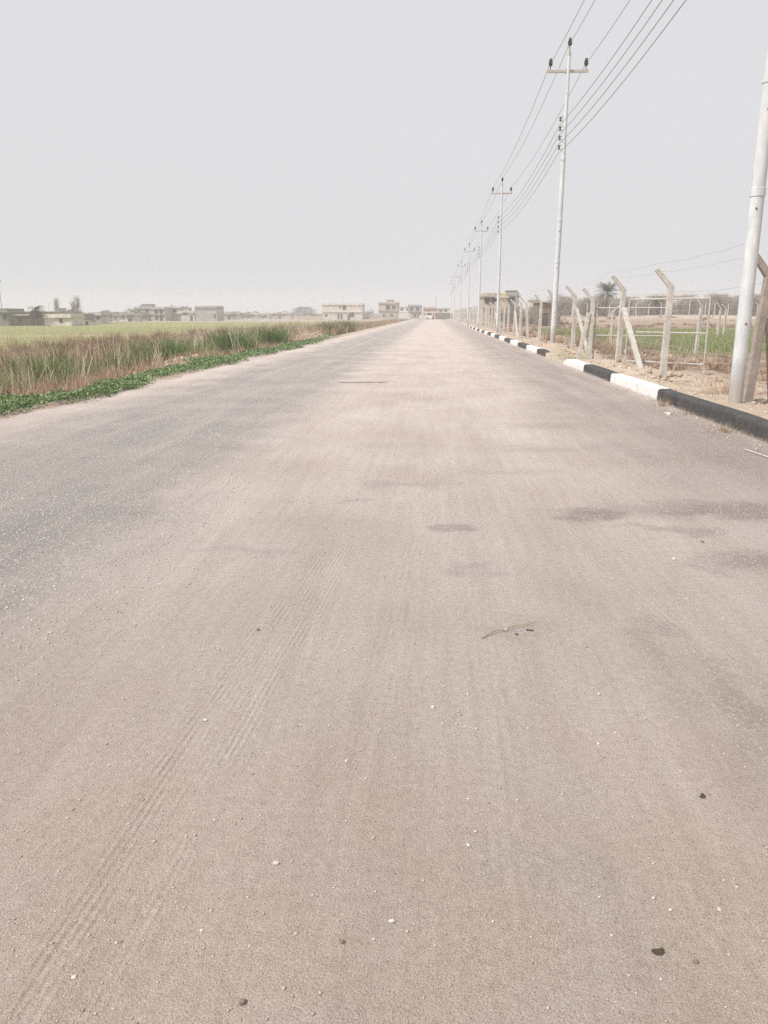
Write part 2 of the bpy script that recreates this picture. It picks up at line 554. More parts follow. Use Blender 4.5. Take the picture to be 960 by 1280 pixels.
def pole_material():
    t = NT('galvanised pole')
    o = t.n('ShaderNodeTexCoord').outputs['Object']
    sp = t.n('ShaderNodeSeparateXYZ'); t.link(o, sp.inputs[0])
    n1 = t.noise(t.vscale(o, (1, 1, .35)), 7, 5, .65)
    c = t.mix(t.remap(n1, .3, .7, 0, 1), (.50, .515, .53), (.70, .71, .715))
    rub = t.noise(o, 2.2, 4, .6)
    z = t.math('ADD', sp.outputs[2], t.math('MULTIPLY', t.math('SUBTRACT', rub, .5), .7))
    c = t.mix(t.math('MULTIPLY', t.step(z, .85, .15), .8), c, (.36, .31, .27))     # mud splashed up the foot
    return t.bsdf(c, .5, t.bump(n1, .004), .0, .4)


M['pole'] = pole_material()


def wall_mat(name, col, var=.24, sc=.9):
    return simple(name, col, .9, var, sc, .02, 6, dark=tuple(c * .66 for c in col))


M['cream'] = wall_mat('cream render', (.68, .62, .545))
M['tan'] = wall_mat('tan render', (.52, .45, .375))
M['peach'] = wall_mat('peach render', (.60, .42, .32))
M['greywall'] = wall_mat('grey block wall', (.43, .41, .39))
M['palewall'] = wall_mat('pale block wall', (.60, .57, .53))
M['whitewall'] = wall_mat('whitewashed wall', (.72, .70, .67))
M['yellow'] = wall_mat('yellow ochre render', (.58, .50, .335))
M['brick'] = wall_mat('red brown brick', (.27, .18, .14))
M['reedwall'] = wall_mat('dry reed wall', (.25, .195, .155), .3, 2)
M['darkwall'] = wall_mat('dark wall', (.25, .235, .21))
M['slab'] = wall_mat('roof slab', (.33, .30, .27))
M['paleslab'] = wall_mat('pale roof slab', (.64, .60, .53))
M['pane'] = simple('dark window glass', (.035, .035, .037), .25, .2, 3, spec=.5)
M['frame'] = simple('window frame', (.28, .24, .20), .6)
M['door'] = simple('dark door', (.10, .075, .06), .7)
M['tank'] = simple('water tank', (.50, .47, .44), .5)
M['bark'] = simple('bark', (.17, .13, .10), .9, .3, 8)
M['soil_heap'] = simple('soil', (.4, .32, .25), .95)
M['scrap'] = simple('pale scrap', (.66, .60, .52), .8)

M['cover'] = island_mat('low green leaves', [(.060, .105, .032), (.115, .195, .060), (.20, .29, .105), (.42, .48, .28)], .55, .25, .3)
M['reed'] = island_mat('green reed', [(.070, .100, .035), (.12, .165, .055), (.19, .22, .085), (.34, .30, .15), (.52, .44, .28)], .6, .25)
M['reed_green'] = island_mat('fresh green reed', [(.075, .130, .038), (.11, .195, .055), (.175, .26, .085), (.30, .34, .15)], .6, .25)
M['drygrass'] = island_mat('dry grass', [(.22, .145, .10), (.36, .255, .175), (.46, .345, .245), (.56, .47, .34), (.25, .235, .11)], .85, .2)
M['redgrass'] = island_mat('russet grass', [(.30, .18, .125), (.42, .275, .195), (.52, .375, .28), (.57, .47, .36)], .85, .2)
M['stalk'] = island_mat('straw stalks', [(.46, .37, .25), (.60, .50, .36), (.70, .61, .47)], .8, .15)
M['wheat'] = island_mat('young wheat', [(.19, .235, .095), (.26, .315, .125), (.35, .39, .18), (.50, .50, .30)], .6, .3)
M['fieldgrass'] = island_mat('field grass', [(.29, .295, .125), (.31, .315, .135), (.34, .335, .15), (.39, .365, .20)], .7, .3)
M['twigs'] = island_mat('bare twigs', [(.25, .215, .18), (.35, .305, .26), (.46, .41, .355)], .9, .0)
M['olive'] = island_mat('dusty olive leaves', [(.10, .10, .062), (.15, .15, .09), (.22, .205, .13)], .75, .15)
M['frond'] = island_mat('palm frond', [(.045, .052, .030), (.075, .082, .045), (.12, .115, .065)], .7, .15)

# ------------------------------------------------------------------ ground sheet
def axis(segs):
    a = []
    for x0, x1, st in segs:
        n = max(1, int(round((x1 - x0) / st)))
        a += list(np.linspace(x0, x1, n, endpoint=False))
    a.append(segs[-1][1])
    return np.array(a)


gx = axis([(-1800, -300, 150), (-300, -60, 15), (-60, -24, 2.0), (-24, -12, .5), (-12, -7.2, .16), (-7.2, -5.9, .1), (-5.9, 4.31, 1.2),
           (4.31, 4.37, .06), (4.37, 6.4, .06), (6.4, 9.0, .13), (9.0, 16, .3), (16, 40, 1.0), (40, 130, 5), (130, 300, 20), (300, 1800, 150)])
gy = axis([(-120, -10, 10), (-10, 6, 1.0), (6, 30, .11), (30, 50, .25), (50, 95, .7), (95, 200, 2.5), (200, 420, 10), (420, 800, 60), (800, 3000, 200)])
GX, GY = np.meshgrid(gx, gy)
GZ = ground_z(GX, GY)
nx, ny = len(gx), len(gy)
verts = np.stack([GX.ravel(), GY.ravel(), GZ.ravel()], 1)
ii = (np.arange(ny - 1)[:, None] * nx + np.arange(nx - 1)[None, :]).ravel()
faces = np.stack([ii, ii + 1, ii + nx + 1, ii + nx], 1)
ground = np_mesh('ground', verts, faces, M['ground'])
ground['kind'] = 'structure'
ground.data.polygons.foreach_set('use_smooth', [True] * len(ground.data.polygons))

# what the soil is made of, place by place
x, y = verts[:, 0], verts[:, 1]
C = np.zeros((len(x), 3)); C[:] = (.36, .29, .23)


def put(mask, col):
    global C
    m = np.clip(mask, 0, 1)[:, None]
    C = C * (1 - m) + np.array(col)[None, :] * m


wb = fbm(x * .45, y * .3, 71) * 1.2
# right
put(sstep(4.2, 4.3, x), (.55, .455, .36))
put(sstep(6.3, 7.6, x + wb), (.43, .335, .27))
put(sstep(6.4, 7.2, x + wb) * sstep(.05, .35, fbm(x * .9, y * .5, 77)), (.30, .215, .165))
put(sstep(9, 11, x + wb) * sstep(30, 36, y + wb * 2) * (1 - sstep(86, 92, y)), (.24, .22, .12))
put(sstep(9, 12, x + wb) * sstep(86, 93, y + wb), (.42, .335, .265))
put(sstep(9, 12, x + wb) * sstep(88, 93, y) * sstep(.0, .3, fbm(x * .05, y * .35, 89)), (.33, .25, .19))
put(sstep(9, 12, x) * sstep(96, 104, y + wb * 3) * (1 - sstep(118, 126, y + wb * 3)), (.36, .255, .19))
put(sstep(12, 18, x) * np.exp(-((y - 147 - 0.05 * x) / 4) ** 2), (.55, .46, .375))
put(sstep(5.0, 5.4, x) * (1 - sstep(6.6, 7.2, x)) * sstep(.25, .5, fbm(x * 1.3, y * .7, 79)), (.44, .35, .27))
put(np.exp(-((x - 5.3) ** 2 / .35 + (y - 29.3) ** 2 / 3.0)) * 0.9, (.24, .23, .11))     # weedy patch by the gate
# left
put(1 - sstep(-6.8, -6.5, x), (.50, .40, .33))
put(1 - sstep(-8.4, -7.2, x + wb * .3), (.27, .20, .14))
put((1 - sstep(-27, -23, x + wb)), (.31, .31, .14))
put((1 - sstep(-27, -23, x + wb)) * sstep(.0, .4, fbm(x * .05, y * .02, 83)), (.36, .345, .155))
put((1 - sstep(-23, -20, x + wb)) * np.exp(-((y - 92 - x * .3) / 3.0) ** 2) * .9, (.47, .38, .29))
put((1 - sstep(-12, -8, x)) * sstep(205, 235, y), (.42, .35, .28))
put(np.exp(-((x + 9.0) ** 2 / 1.8 + (y - 56) ** 2 / 18)), (.52, .42, .34))
put(np.exp(-((x + 8.5) ** 2 / .5 + (y - 27) ** 2 / 5)), (.52, .43, .34))
ca = ground.data.color_attributes.new('soil', 'FLOAT_COLOR', 'POINT')
ca.data.foreach_set('color', np.concatenate([C, np.ones((len(C), 1))], 1).astype(np.float32).ravel())

# ------------------------------------------------------------------ road
b = MB()
ys = [-60, 0, 20, 60, 120, 200, 266]
for a_, b_ in zip(ys[:-1], ys[1:]):
    n = len(b.v)
    b.add([(XL - .5, a_, 0), (XR + .01, a_, 0), (XR + .01, b_, 0), (XL - .5, b_, 0)], [(0, 1, 2, 3)])
road = b.build('road', M['road'])
road['kind'] = 'structure'

# ------------------------------------------------------------------ kerb
ORD = ['first', 'second', 'third', 'fourth', 'fifth', 'sixth', 'seventh', 'eighth', 'ninth', 'tenth', 'eleventh', 'twelfth',
       'thirteenth', 'fourteenth', 'fifteenth', 'sixteenth', 'seventeenth', 'eighteenth', 'nineteenth', 'twentieth']


def kerb_mesh(y0, y1, mat, seed, nose0=False, nose1=False):
    rr = random.Random(seed)
    prof = [(-.012, -.12), (0.004, .165), (.012, .195), (.034, .216), (.06, .221), (.225, .221), (.245, .212), (KW, .19), (KW, -.12)]
    n = max(3, int((y1 - y0) / .5))
    vs, fs = [], []
    ph = rr.random() * 9
    for k in range(n + 1):
        yy = y0 + .004 + (y1 - y0 - .008) * k / n
        dx = 0.008 * math.sin(yy * 1.7 + ph) + rr.uniform(-.004, .004)
        dz = 0.006 * math.sin(yy * 1.1 + ph) + rr.uniform(-.003, .003)
        s = 1.0
        if nose1 and k == n: s = 0.35
        if nose1 and k == n - 1: s = .85
        if nose0 and k == 0: s = 0.45
        for px, pz in prof:
            vs.append((XR + px + dx, yy, (pz * s if pz > 0 else pz) + dz))
    m = len(prof)
    for k in range(n):
        for i in range(m - 1):
            a = k * m + i
            fs.append((a, a + 1, a + 1 + m, a + m))
    fs.append(tuple(range(m)))
    fs.append(tuple(n * m + i for i in range(m - 1, -1, -1)))
    b = MB(); b.add(vs, fs)
    return b.build('kerb_stone', mat)


near = [(-.6, 3.4, 'b', None), (3.4, 7.2, 'w', None),
        (7.2, 15.2, 'b', 'long black kerb section running off the right edge of the picture'),
        (15.2, 19.2, 'w', 'white kerb section nearest the viewer, beside the long black one'),
        (19.2, 22.7, 'b', 'short black kerb section between two white ones before the gap'),
        (22.7, 26.3, 'w', 'rounded white kerb end on the near side of the gap')]
for y0, y1, c, lb in near:
    if lb is None: continue
    o = kerb_mesh(y0, y1, M['kerb_black' if c == 'b' else 'kerb_white'], int(y0 * 10), nose1=(y1 == 26.3))
    tag(o, lb, 'kerb', 'painted kerb sections along the right side of the road')
yk = 30.9
cnt = {'b': 0, 'w': 0}
k = 0
while yk < 236:
    c = 'b' if k % 2 == 0 else 'w'
    L = 2.2 if k == 0 else 4.0 + random.uniform(-.25, .25)
    o = kerb_mesh(yk, yk + L, M['kerb_black' if c == 'b' else 'kerb_white'], k + 50, nose0=(k == 0))
    word = 'black' if c == 'b' else 'white'
    i = cnt[c]
    if k == 0: lb = 'short black kerb stub on the far side of the gap, by the second pole'
    elif i < 8: lb = f'{ORD[i]} {word} painted kerb section beyond the gap in the kerb'
    else: lb = f'tiny distant {word} kerb section near the far end of the road'
    tag(o, lb, 'kerb', f'painted kerb sections along the right side of the road' if i < 8 else f'far {word} kerb sections')
    cnt[c] += 1
    yk += L; k += 1

# ------------------------------------------------------------------ utility poles
def insulator_pin(parent, x, z0):
    b = MB()
    b.lathe([(.018, -.14), (.018, 0), (.045, .0), (.085, .03), (.06, .05), (.095, .09), (.06, .115), (.085, .16), (.055, .19), (.06, .24), (.035, .28), (.0, .29)],
            (x, 0, z0 + .14), 12)
    return b.build('insulator', M['porcelain'], parent, True)


def make_pole(H):
    t = empty('utility_pole')
    b = MB()
    b.lathe([(.115, -.3), (.115, 0), (.108, 3.0), (.104, 5.0)], n=16)
    b.lathe([(.100, 4.95), (.092, 7.35), (.092, 7.37)], n=16)
    b.lathe([(.080, 7.30), (.062, H)], n=16)
    b.build('pole_shaft', M['pole'], t, True)
    for z, r in ((3.35, .113), (5.0, .110), (7.35, .098)):
        b = MB()
        b.lathe([(r - .01, z - .07), (r + .006, z - .06), (r + .006, z + .06), (r - .01, z + .07)], n=16)
        b.build('collar', M['pole'], t, True)
    for z, a_ in ((1.30, -1.6), (3.1, -1.9), (4.55, -1.75), (4.55, -1.35)):
        b = MB(); r_ = .108
        b.tube([(math.cos(a_) * (r_ - .01), math.sin(a_) * (r_ - .01), z), (math.cos(a_) * (r_ + .012), math.sin(a_) * (r_ + .012), z)], .016, 8)
        b.build('bolt', M['spool'], t)
    za = H - .64
    b = MB()
    b.box(-.80, .80, .066, .15, za - .05, za + .05)
    b.build('crossarm', M['steel_arm'], t, bevel=.008)
    b = MB()
    b.bar((-.03, 0, za), (-.03, .16, za), .18, .14)
    b.build('arm_clamp', M['steel_arm'], t)
    for x in (-.70, .70):
        o = insulator_pin(t, x, za + .05); o.location = (0, .11, 0)
    b = MB()
    b.box(-.035, .035, -.035, .035, H - .06, H + .12)
    b.lathe([(.075, H - .10), (.075, H)], n=12)
    b.build('top_bracket', M['steel_arm'], t)
    insulator_pin(t, 0, H + .10)
    for k in range(4):
        z = SPOOL_Z[k] - 0.0
        b = MB()
        b.lathe([(.03, -.06), (.05, -.055), (.05, -.03), (.028, 0), (.05, .03), (.05, .055), (.03, .06)], (-.20, 0, z), 10)
        s = b.build('spool_insulator', M['spool'], t, True)
        b = MB()
        b.box(-.26, -.07, -.02, .02, z + .065, z + .08)
        b.box(-.26, -.07, -.02, .02, z - .08, z - .065)
        b.box(-.215, -.185, -.012, .012, z - .11, z + .11)
        b.build('spool_bracket', M['steel_arm'], s)
    return t


POLE_H = 11.24
SPOOL_Z = [8.84, 8.49, 8.14, 7.79]
POLE_X = 5.12
POLES = [(5.17, 13.6), (POLE_X, 34.4), (5.10, 64.5), (5.12, 92.5), (5.15, 122), (5.15, 160), (5.15, 208), (5.15, 250)]
pole_labels = ['galvanised pole at the right edge, nearest the viewer, its top out of frame',
               'second galvanised pole from the viewer, with black insulators standing clear against the sky',
               'third utility pole from the viewer, half as tall as the second in the picture',
               'fourth utility pole from the viewer in the roadside row', 'fifth utility pole from the viewer in the roadside row',
               'sixth utility pole from the viewer in the roadside row', 'seventh utility pole from the viewer, second last in the row',
               'eighth and farthest utility pole, smallest of the roadside row']
proto = make_pole(POLE_H)
for i, (px, py) in enumerate(POLES):
    o = proto if i == 0 else copy_tree(proto)
    o.location = (px, py, gz(px, py) if i < 4 else .15)
    o.rotation_euler = (R(random.uniform(-.3, .3)), R([-.2, .25, 0, .2, -.2, .2, -.3, .2][i]), 0)
    tag(o, pole_labels[i], 'utility pole', 'utility poles along the right side of the road')

# wires: seven conductors strung over all the poles
wire_pts = [(-.70, .11, POLE_H - .64 + .45, 'power wire on the left end of the crossarms', .45),
            (0, 0, POLE_H + .48, 'power wire over the pole tops', .45),
            (.70, .11, POLE_H - .64 + .45, 'power wire on the right end of the crossarms', .45)]
nm = ['topmost', 'second from top', 'third from top', 'lowest']
for k in range(4):
    wire_pts.append((-.20, 0, SPOOL_Z[k], f'{nm[k]} of the four thin wires on the side spools below the crossarms', .5))
for dx, dy, dz, lb, sag in wire_pts:
    pts = []
    for (xa, ya), (xb, yb) in zip(POLES[:-1], POLES[1:]):
        L = yb - ya
        sg = sag * (L / 30) ** 1.3
        n = 14
        for q in range(n):
            u = q / n
            pts.append((xa + (xb - xa) * u + dx, ya + (yb - ya) * u + dy, dz + .15 - 4 * sg * u * (1 - u)))
    pts.append((POLES[-1][0] + dx, POLES[-1][1] + dy, dz + .15))
    b = MB(); b.tube(pts, .0105, 5)
    tag(b.build('power_wire', M['wire'], smooth=True), lb, 'wire', 'power wires along the poles')

# ------------------------------------------------------------------ fence posts with bent arms
FX = 5.70


def make_post(brace=None, mat='concrete', scale=.965, seed=0):
    t = empty('fence_post')
    rr = random.Random(seed)
    s = scale
    b = MB()
    b.bar((0, 0, -.25), (0, 0, 2.28 * s), .165 * s, .150 * s, .140 * s, .130 * s)
    b.build('upright', M[mat], t, bevel=.012)
    b = MB()
    b.bar((.035 * s, 0, 2.21 * s), (-.40 * s, 0, 2.68 * s), .125 * s, .125 * s, .095 * s, .095 * s)
    b.build('arm', M[mat], t, bevel=.01)
    if brace:
        (bx, by), zt = brace
        L = math.hypot(bx, by)
        b = MB()
        b.bar((bx, by, -.15), (bx / L * .13, by / L * .13, zt), .13, .11)
        b.build('brace', M[mat], t, bevel=.01)
    return t


def place_post(o, x, y, rx=0, ry=0, rz=0, label=None, group=None):
    o.location = (x, y, gz(x, y) - .01)
    o.rotation_euler = (R(rx), R(ry), R(rz))
    tag(o, label, 'fence post', group)
    return o


GRP = 'bent arm concrete posts of the roadside fence'
POSTS = []
p = make_post(((.42, -.18), 1.5), 'concrete_brown')
place_post(p, 5.60, 14.2, 0, 3.6, 4, 'brownish bent-top concrete post close behind the nearest pole', GRP); POSTS.append((5.62, 14.2))
p = make_post(); place_post(p, 5.67, 19.7, .5, .2, -3, 'tall pale bent-top post in front of the open gate leaf', GRP); POSTS.append((5.67, 19.7))
p = make_post(((.10, -2.1), 1.62)); place_post(p, 5.73, 24.8, 0, .4, 3, 'braced bent-top gate post holding the nearer gate leaf', GRP); POSTS.append((5.73, 24.8))
p = make_post(((-.45, -.15), 1.75)); place_post(p, 5.55, 28.5, -1, .8, -2, 'bent-top gate post holding the farther gate leaf, brown brace on its road side', GRP); POSTS.append((5.55, 28.5))
p = make_post(((.45, -.9), 1.7)); place_post(p, 5.75, 33.0, 1, -1, 2, 'bent-top post with a brace leaning to its right, between gate and second pole', GRP); POSTS.append((5.75, 33.0))
p = make_post(); place_post(p, 5.68, 38.3, 0, 1, 0, 'bent-top post half hidden behind the second utility pole', GRP); POSTS.append((5.68, 38.3))
p = make_post(); place_post(p, 5.70, 43.2, 0, .5, 3, 'upright bent-top post next beyond the second utility pole', GRP); POSTS.append((5.70, 43.2))
plain = make_post()
place_post(plain, 5.72, 48.6, 1, -4.5, -4, 'leaning bent-top post tilted toward the road, beyond the second utility pole', GRP); POSTS.append((5.72, 48.6))
yy = 53.5
i = 0
brac = make_post(((.15, -1.6), 1.7))
first_b = True
while yy < 236:
    src = plain
    if i in (1, 6, 13, 21):
        src = brac
    if src is brac and first_b:
        o = brac; first_b = False
    else:
        o = copy_tree(src)
    xx = FX + random.uniform(-.06, .06)
    place_post(o, xx, yy, random.uniform(-1.2, 1.2), random.uniform(-2, 2), random.uniform(-8, 8),
               (f'{ORD[i]} bent-top post past the leaning post in the roadside fence' if i < 6 else
                'small bent-top post in the far run of the roadside fence'), GRP if i < 6 else 'far posts of the roadside fence')
    POSTS.append((xx, yy))
    yy += 3.7 + random.uniform(-.5, .5); i += 1

# fence wires: strands on the arms and down the posts
def strand(dx, dz, r, gap, lb, jig=.012):
    b = MB()
    for (xa, ya), (xb, yb) in zip(POSTS[:-1], POSTS[1:]):
        if gap and (ya >= 24.8) != (gap == 2): continue
        if gap and ya == 24.8: continue
        za, zb = gz(xa, ya), gz(xb, yb)
        seg = []
        n = 5
        for q in range(n + 1):
            u = q / n
            seg.append((xa + (xb - xa) * u + dx, ya + (yb - ya) * u, za + (zb - za) * u + dz - 4 * .05 * u * (1 - u) + random.uniform(-jig, jig) * (0 < q < n)))
        b.tube(seg, r, 4)
    return tag(b.build('fence_wire', M['barbed']), lb, 'wire', 'wires of the roadside fence')


strand(-.37, 2.70, .0029, False, 'barbed wire strung along the tips of the bent post arms')
strand(-.20, 2.52, .0029, False, 'barbed wire strung halfway along the bent post arms')
for z_, w_ in ((2.05, 'top'), (1.45, 'middle'), (.80, 'lowest')):
    strand(.0, z_, .0035, 1, f'{w_} straight fence wire on the near side of the gate, by the nearest pole')
    strand(.0, z_, .0035, 2, f'{w_} straight fence wire beyond the gate')

# ------------------------------------------------------------------ gate leaves
def gate(loc, end, label):
    loc = Vector(loc); end = Vector(end)
    d = end - loc
    L = math.hypot(d.x, d.y)
    t = empty('gate_leaf', loc, math.atan2(d.y, d.x), label, 'gate', 'open leaves of the pipe gate')
    H0, H1 = .12, 1.93
    r = .024
    b = MB()
    b.tube([(0, 0, H0), (L, 0, H0)], r, 8); b.tube([(0, 0, H1), (L, 0, H1)], r, 8)
    b.tube([(0, 0, H0), (0, 0, H1)], r, 8); b.tube([(L, 0, H0), (L, 0, H1)], r, 8)
    b.build('gate_frame', M['pipe'], t, True)
    b = MB(); b.tube([(r, 0, .98), (L - r, 0, .98)], r * .95, 8)
    b.build('middle_rail', M['pipe'], t, True)
    for z in (.4, 1.65):
        b = MB(); b.lathe([(.035, z - .05), (.035, z + .05)], (-.03, 0, 0), 10)
        b.build('hinge', M['pipe'], t, True)
    b = MB()
    for k in range(1, 13):
        b.tube([(L * k / 13, 0, H0), (L * k / 13, 0, H1)], .0022, 4)
    for k in range(1, 11):
        z = H0 + (H1 - H0) * k / 11
        b.tube([(0, 0, z), (L, 0, z)], .0022, 4)
    b.build('wire_infill', M['barbed'], t)
    return t


gate((5.86, 24.4, gz(5.9, 24.4) - .02), (7.62, 22.6, 0), 'nearer gate leaf swung open behind the tall pale post')
gate((5.72, 28.6, gz(5.7, 28.6) - .05), (7.95, 27.9, 0), 'farther gate leaf swung open between the two gate posts')

# posts of an inner fence line and the far fence
inner = [(10.95, 33.6, .86, 'short bent-top post in the field seen right of the tall pale post'),
         (20.3, 58.0, .9, 'bent-top post at the far edge of the green plot, left of its neighbour'),
         (21.6, 60.5, .9, 'bent-top post at the far edge of the green plot, right of its neighbour'),
         (8.9, 40.5, .8, 'short post standing in rough ground behind the gate leaves')]
for x_, y_, s_, lb in inner:
    place_post(make_post(scale=s_), x_, y_, 1, random.uniform(-1, 1), 170 if x_ < 9 else 12, lb, 'posts standing inside the field')
fp = None
far_x = 16.0
while far_x < 118:
    yv = 152 + .05 * far_x + random.uniform(-1.5, 1.5)
    if fp is None:
        fp = make_post(); o = fp
    else:
        o = copy_tree(fp)
    place_post(o, far_x, yv, random.uniform(-1, 1), random.uniform(-2, 2), random.choice([0, 0, 180, 90]) + random.uniform(-15, 15),
               'small pale post of the far fence in front of the grey thicket', 'posts of the far fence across the field')
    far_x += 2.3 + random.uniform(-.7, .9)

# ------------------------------------------------------------------ vegetation engines
def blades(name, bx, by, bz, h, w, lean, mat, az=None, segs=3, droop=.35, taper=.15):
    """n blades as one mesh; arrays give the base, height, width, lean of each"""
    n = len(bx)
    if az is None: az = rng.uniform(0, 2 * PI, n)
    fa = rng.uniform(0, 2 * PI, n)
    vs = np.zeros((n, 2 * (segs + 1), 3))
    for k in range(segs + 1):
        u = k / segs
        out = lean * h * (u * (1 - droop) + droop * u * u * 2.0)
        hh = h * u * (1 - 0.25 * lean * u)
        ww = w * (1 - u * (1 - taper)) * (0.75 + 0.6 * u * (1 - u))
        cx = bx + np.cos(az) * out; cy = by + np.sin(az) * out; cz = bz + hh
        vs[:, 2 * k] = np.stack([cx - np.cos(fa) * ww / 2, cy - np.sin(fa) * ww / 2, cz], 1)
        vs[:, 2 * k + 1] = np.stack([cx + np.cos(fa) * ww / 2, cy + np.sin(fa) * ww / 2, cz], 1)
    base = (np.arange(n) * 2 * (segs + 1))[:, None]
    fs = np.concatenate([base + np.array([[2 * k, 2 * k + 1, 2 * k + 3, 2 * k + 2]]) for k in range(segs)], 0)
    return np_mesh(name, vs.reshape(-1, 3), fs, mat)


def leaves(name, c, size, mat, flat=.6):
    """n small pointed leaves at points c (n,3)"""
    n = len(c)
    a = rng.uniform(0, 2 * PI, n); tl = rng.normal(0, flat, n); ro = rng.normal(0, flat, n)
    d = np.stack([np.cos(a) * np.cos(tl), np.sin(a) * np.cos(tl), np.sin(tl)], 1)
    sd = np.stack([-np.sin(a) * np.cos(ro), np.cos(a) * np.cos(ro), np.sin(ro)], 1)
    s = size[:, None]
    v = np.stack([c - d * s * .5, c + sd * s * .32, c + d * s * .5, c - sd * s * .32], 1)
    f = (np.arange(n) * 4)[:, None] + np.arange(4)[None, :]
    return np_mesh(name, v.reshape(-1, 3), f, mat)


def scatter(n, x0, x1, y0, y1, dens=None, bias=1.0):
    """points more frequent near the viewer"""
    xs = rng.uniform(x0, x1, n)
    ys = y0 * (y1 / y0) ** (rng.uniform(0, 1, n) ** bias)
    if dens is not None:
        k = rng.uniform(0, 1, n) < dens(xs, ys)
        xs, ys = xs[k], ys[k]
    return xs, ys


# low green creeping plants along the left road edge
def cover_d(xs, ys):
    d = XL - xs
    e = fbm(xs * .8, ys * .55, 101)
    w = 1.25 + .75 * fbm(xs * 0 + 3, ys * .30, 103) + .3 * fbm(xs * 0 + 9, ys * 1.1, 104)
    m = sstep(-.25, .2, d + e * .55) * (1 - sstep(w - .35, w + .1, d + e * .35))
    return m * (1 - sstep(44, 60, ys)) * (0.5 + .5 * sstep(-.25, .1, fbm(xs * 1.6, ys * 1.0, 105)))


xs, ys = scatter(95000, -9.2, -6.4, 8.5, 60, cover_d)
hz_ = rng.uniform(0, 1, len(xs)) ** .8 * (.13 + .15 * fbm(xs * 1.5, ys * 1.0, 107)) + .015
o = leaves('ground_cover', np.stack([xs, ys, ground_z(xs, ys) + np.maximum(hz_, .01)], 1), rng.uniform(.035, .080, len(xs)) * (1 + ys / 90), M['cover'], .55)
tag(o, 'low green leafy plants creeping along the left road edge', 'ground cover', kind='stuff')

# russet grass just behind
xs, ys = scatter(26000, -12.5, -7.9, 8.5, 62, lambda a, c: sstep(1.0, 1.6, XL - a + .4 * fbm(a, c * .5, 111)) * (1 - sstep(2.6, 5.2, XL - a)) * (.35 + .65 * sstep(-.3, .2, fbm(a * .7, c * .35, 113))))
hh = rng.uniform(.12, .42, len(xs))
tag(blades('russet_grass', xs, ys, ground_z(xs, ys), hh, rng.uniform(.008, .018, len(xs)) * (1 + ys / 35), rng.uniform(.05, .6, len(xs)), M['redgrass'], segs=2),
    'low russet dry grass between the green ground cover and the reeds', 'dry grass', kind='stuff')


# mixed dry growth in the hollow
def dry_d(a, c):
    d = XL - a
    return sstep(2.6, 3.6, d) * (1 - sstep(15.5, 19.5, d + 2.0 * fbm(a * .2, c * .2, 121))) * (.4 + .6 * sstep(-.35, .15, fbm(a * .35, c * .2, 123))) * sstep(-.38, -.08, fbm(a * .42, c * .24, 401))


xs, ys = scatter(42000, -27, -9, 10, 125, dry_d)
hh = rng.uniform(.10, .38, len(xs)) * (1 + .5 * fbm(xs * .45, ys * .3, 125))
tag(blades('undergrowth', xs, ys, ground_z(xs, ys) - .02, hh, rng.uniform(.008, .018, len(xs)) * (1 + ys / 30), rng.uniform(.1, .9, len(xs)), M['drygrass'], segs=2),
    'short brown undergrowth filling the hollow left of the road', 'dry grass', kind='stuff')


def tussocks(name, n, mat, dens, nb, hmin, hmax, spread, lab, xr=(-27, -9), yr=(10, 125), lean=.75, w=(.010, .020)):
    tx, ty = scatter(n, *xr, *yr, dens)
    th_h = hmin + (hmax - hmin) * rng.uniform(0, 1, len(tx)) ** 1.7 * (.72 + .4 * sstep(14, 36, ty))
    az0 = rng.uniform(0, 2 * PI, len(tx)); bend = rng.uniform(0, .35, len(tx)) ** 1.2
    kk = np.repeat(np.arange(len(tx)), nb)
    m = len(kk)
    th = rng.uniform(0, 2 * PI, m); rr = np.abs(rng.normal(0, spread, m)) * (.5 + th_h[kk])
    x_ = tx[kk] + np.cos(th) * rr; y_ = ty[kk] + np.sin(th) * rr
    le = rng.uniform(.02, 1, m) ** 1.3 * lean
    az = np.where(rng.uniform(0, 1, m) < bend[kk] * 2, az0[kk], th) + rng.normal(0, .35, m)
    h_ = th_h[kk] * rng.uniform(.45, 1.05, m)
    return tag(blades(name, x_, y_, ground_z(x_, y_) - .02, h_, rng.uniform(*w, m) * (1 + y_ / 32), le, M[mat], az, segs=3, droop=.5), lab, 'dry grass', kind='stuff')


M['brown'] = island_mat('brown dead grass', [(.20, .135, .095), (.30, .205, .145), (.40, .29, .21), (.46, .36, .26)], .85, .2)
M['straw_grass'] = island_mat('straw grass', [(.38, .29, .19), (.50, .41, .28), (.60, .51, .37), (.34, .31, .16)], .85, .2)
M['green_grass'] = island_mat('green rank grass', [(.075, .125, .040), (.12, .185, .060), (.18, .245, .09), (.32, .33, .15)], .7, .3)
tussocks('brown_tussocks', 1500, 'brown', lambda a, c: dry_d(a, c) * sstep(-.25, .2, fbm(a * .16, c * .10, 301)), 42, .30, .95, .20, 'brown dead grass tussocks in the hollow left of the road')
tussocks('straw_tussocks', 900, 'straw_grass', lambda a, c: dry_d(a, c) * sstep(-.1, .25, fbm(a * .20, c * .12, 303)), 40, .35, 1.25, .16, 'straw coloured grass tussocks in the hollow left of the road')
tussocks('green_tussocks', 1100, 'green_grass', lambda a, c: sstep(2.2, 3.0, XL - a) * (1 - sstep(7.5, 10.5, XL - a)) * sstep(-.05, .2, fbm(a * .30, c * .15, 305)), 44, .25, .95, .18, 'green rank grass tussocks among the dry growth left of the road')


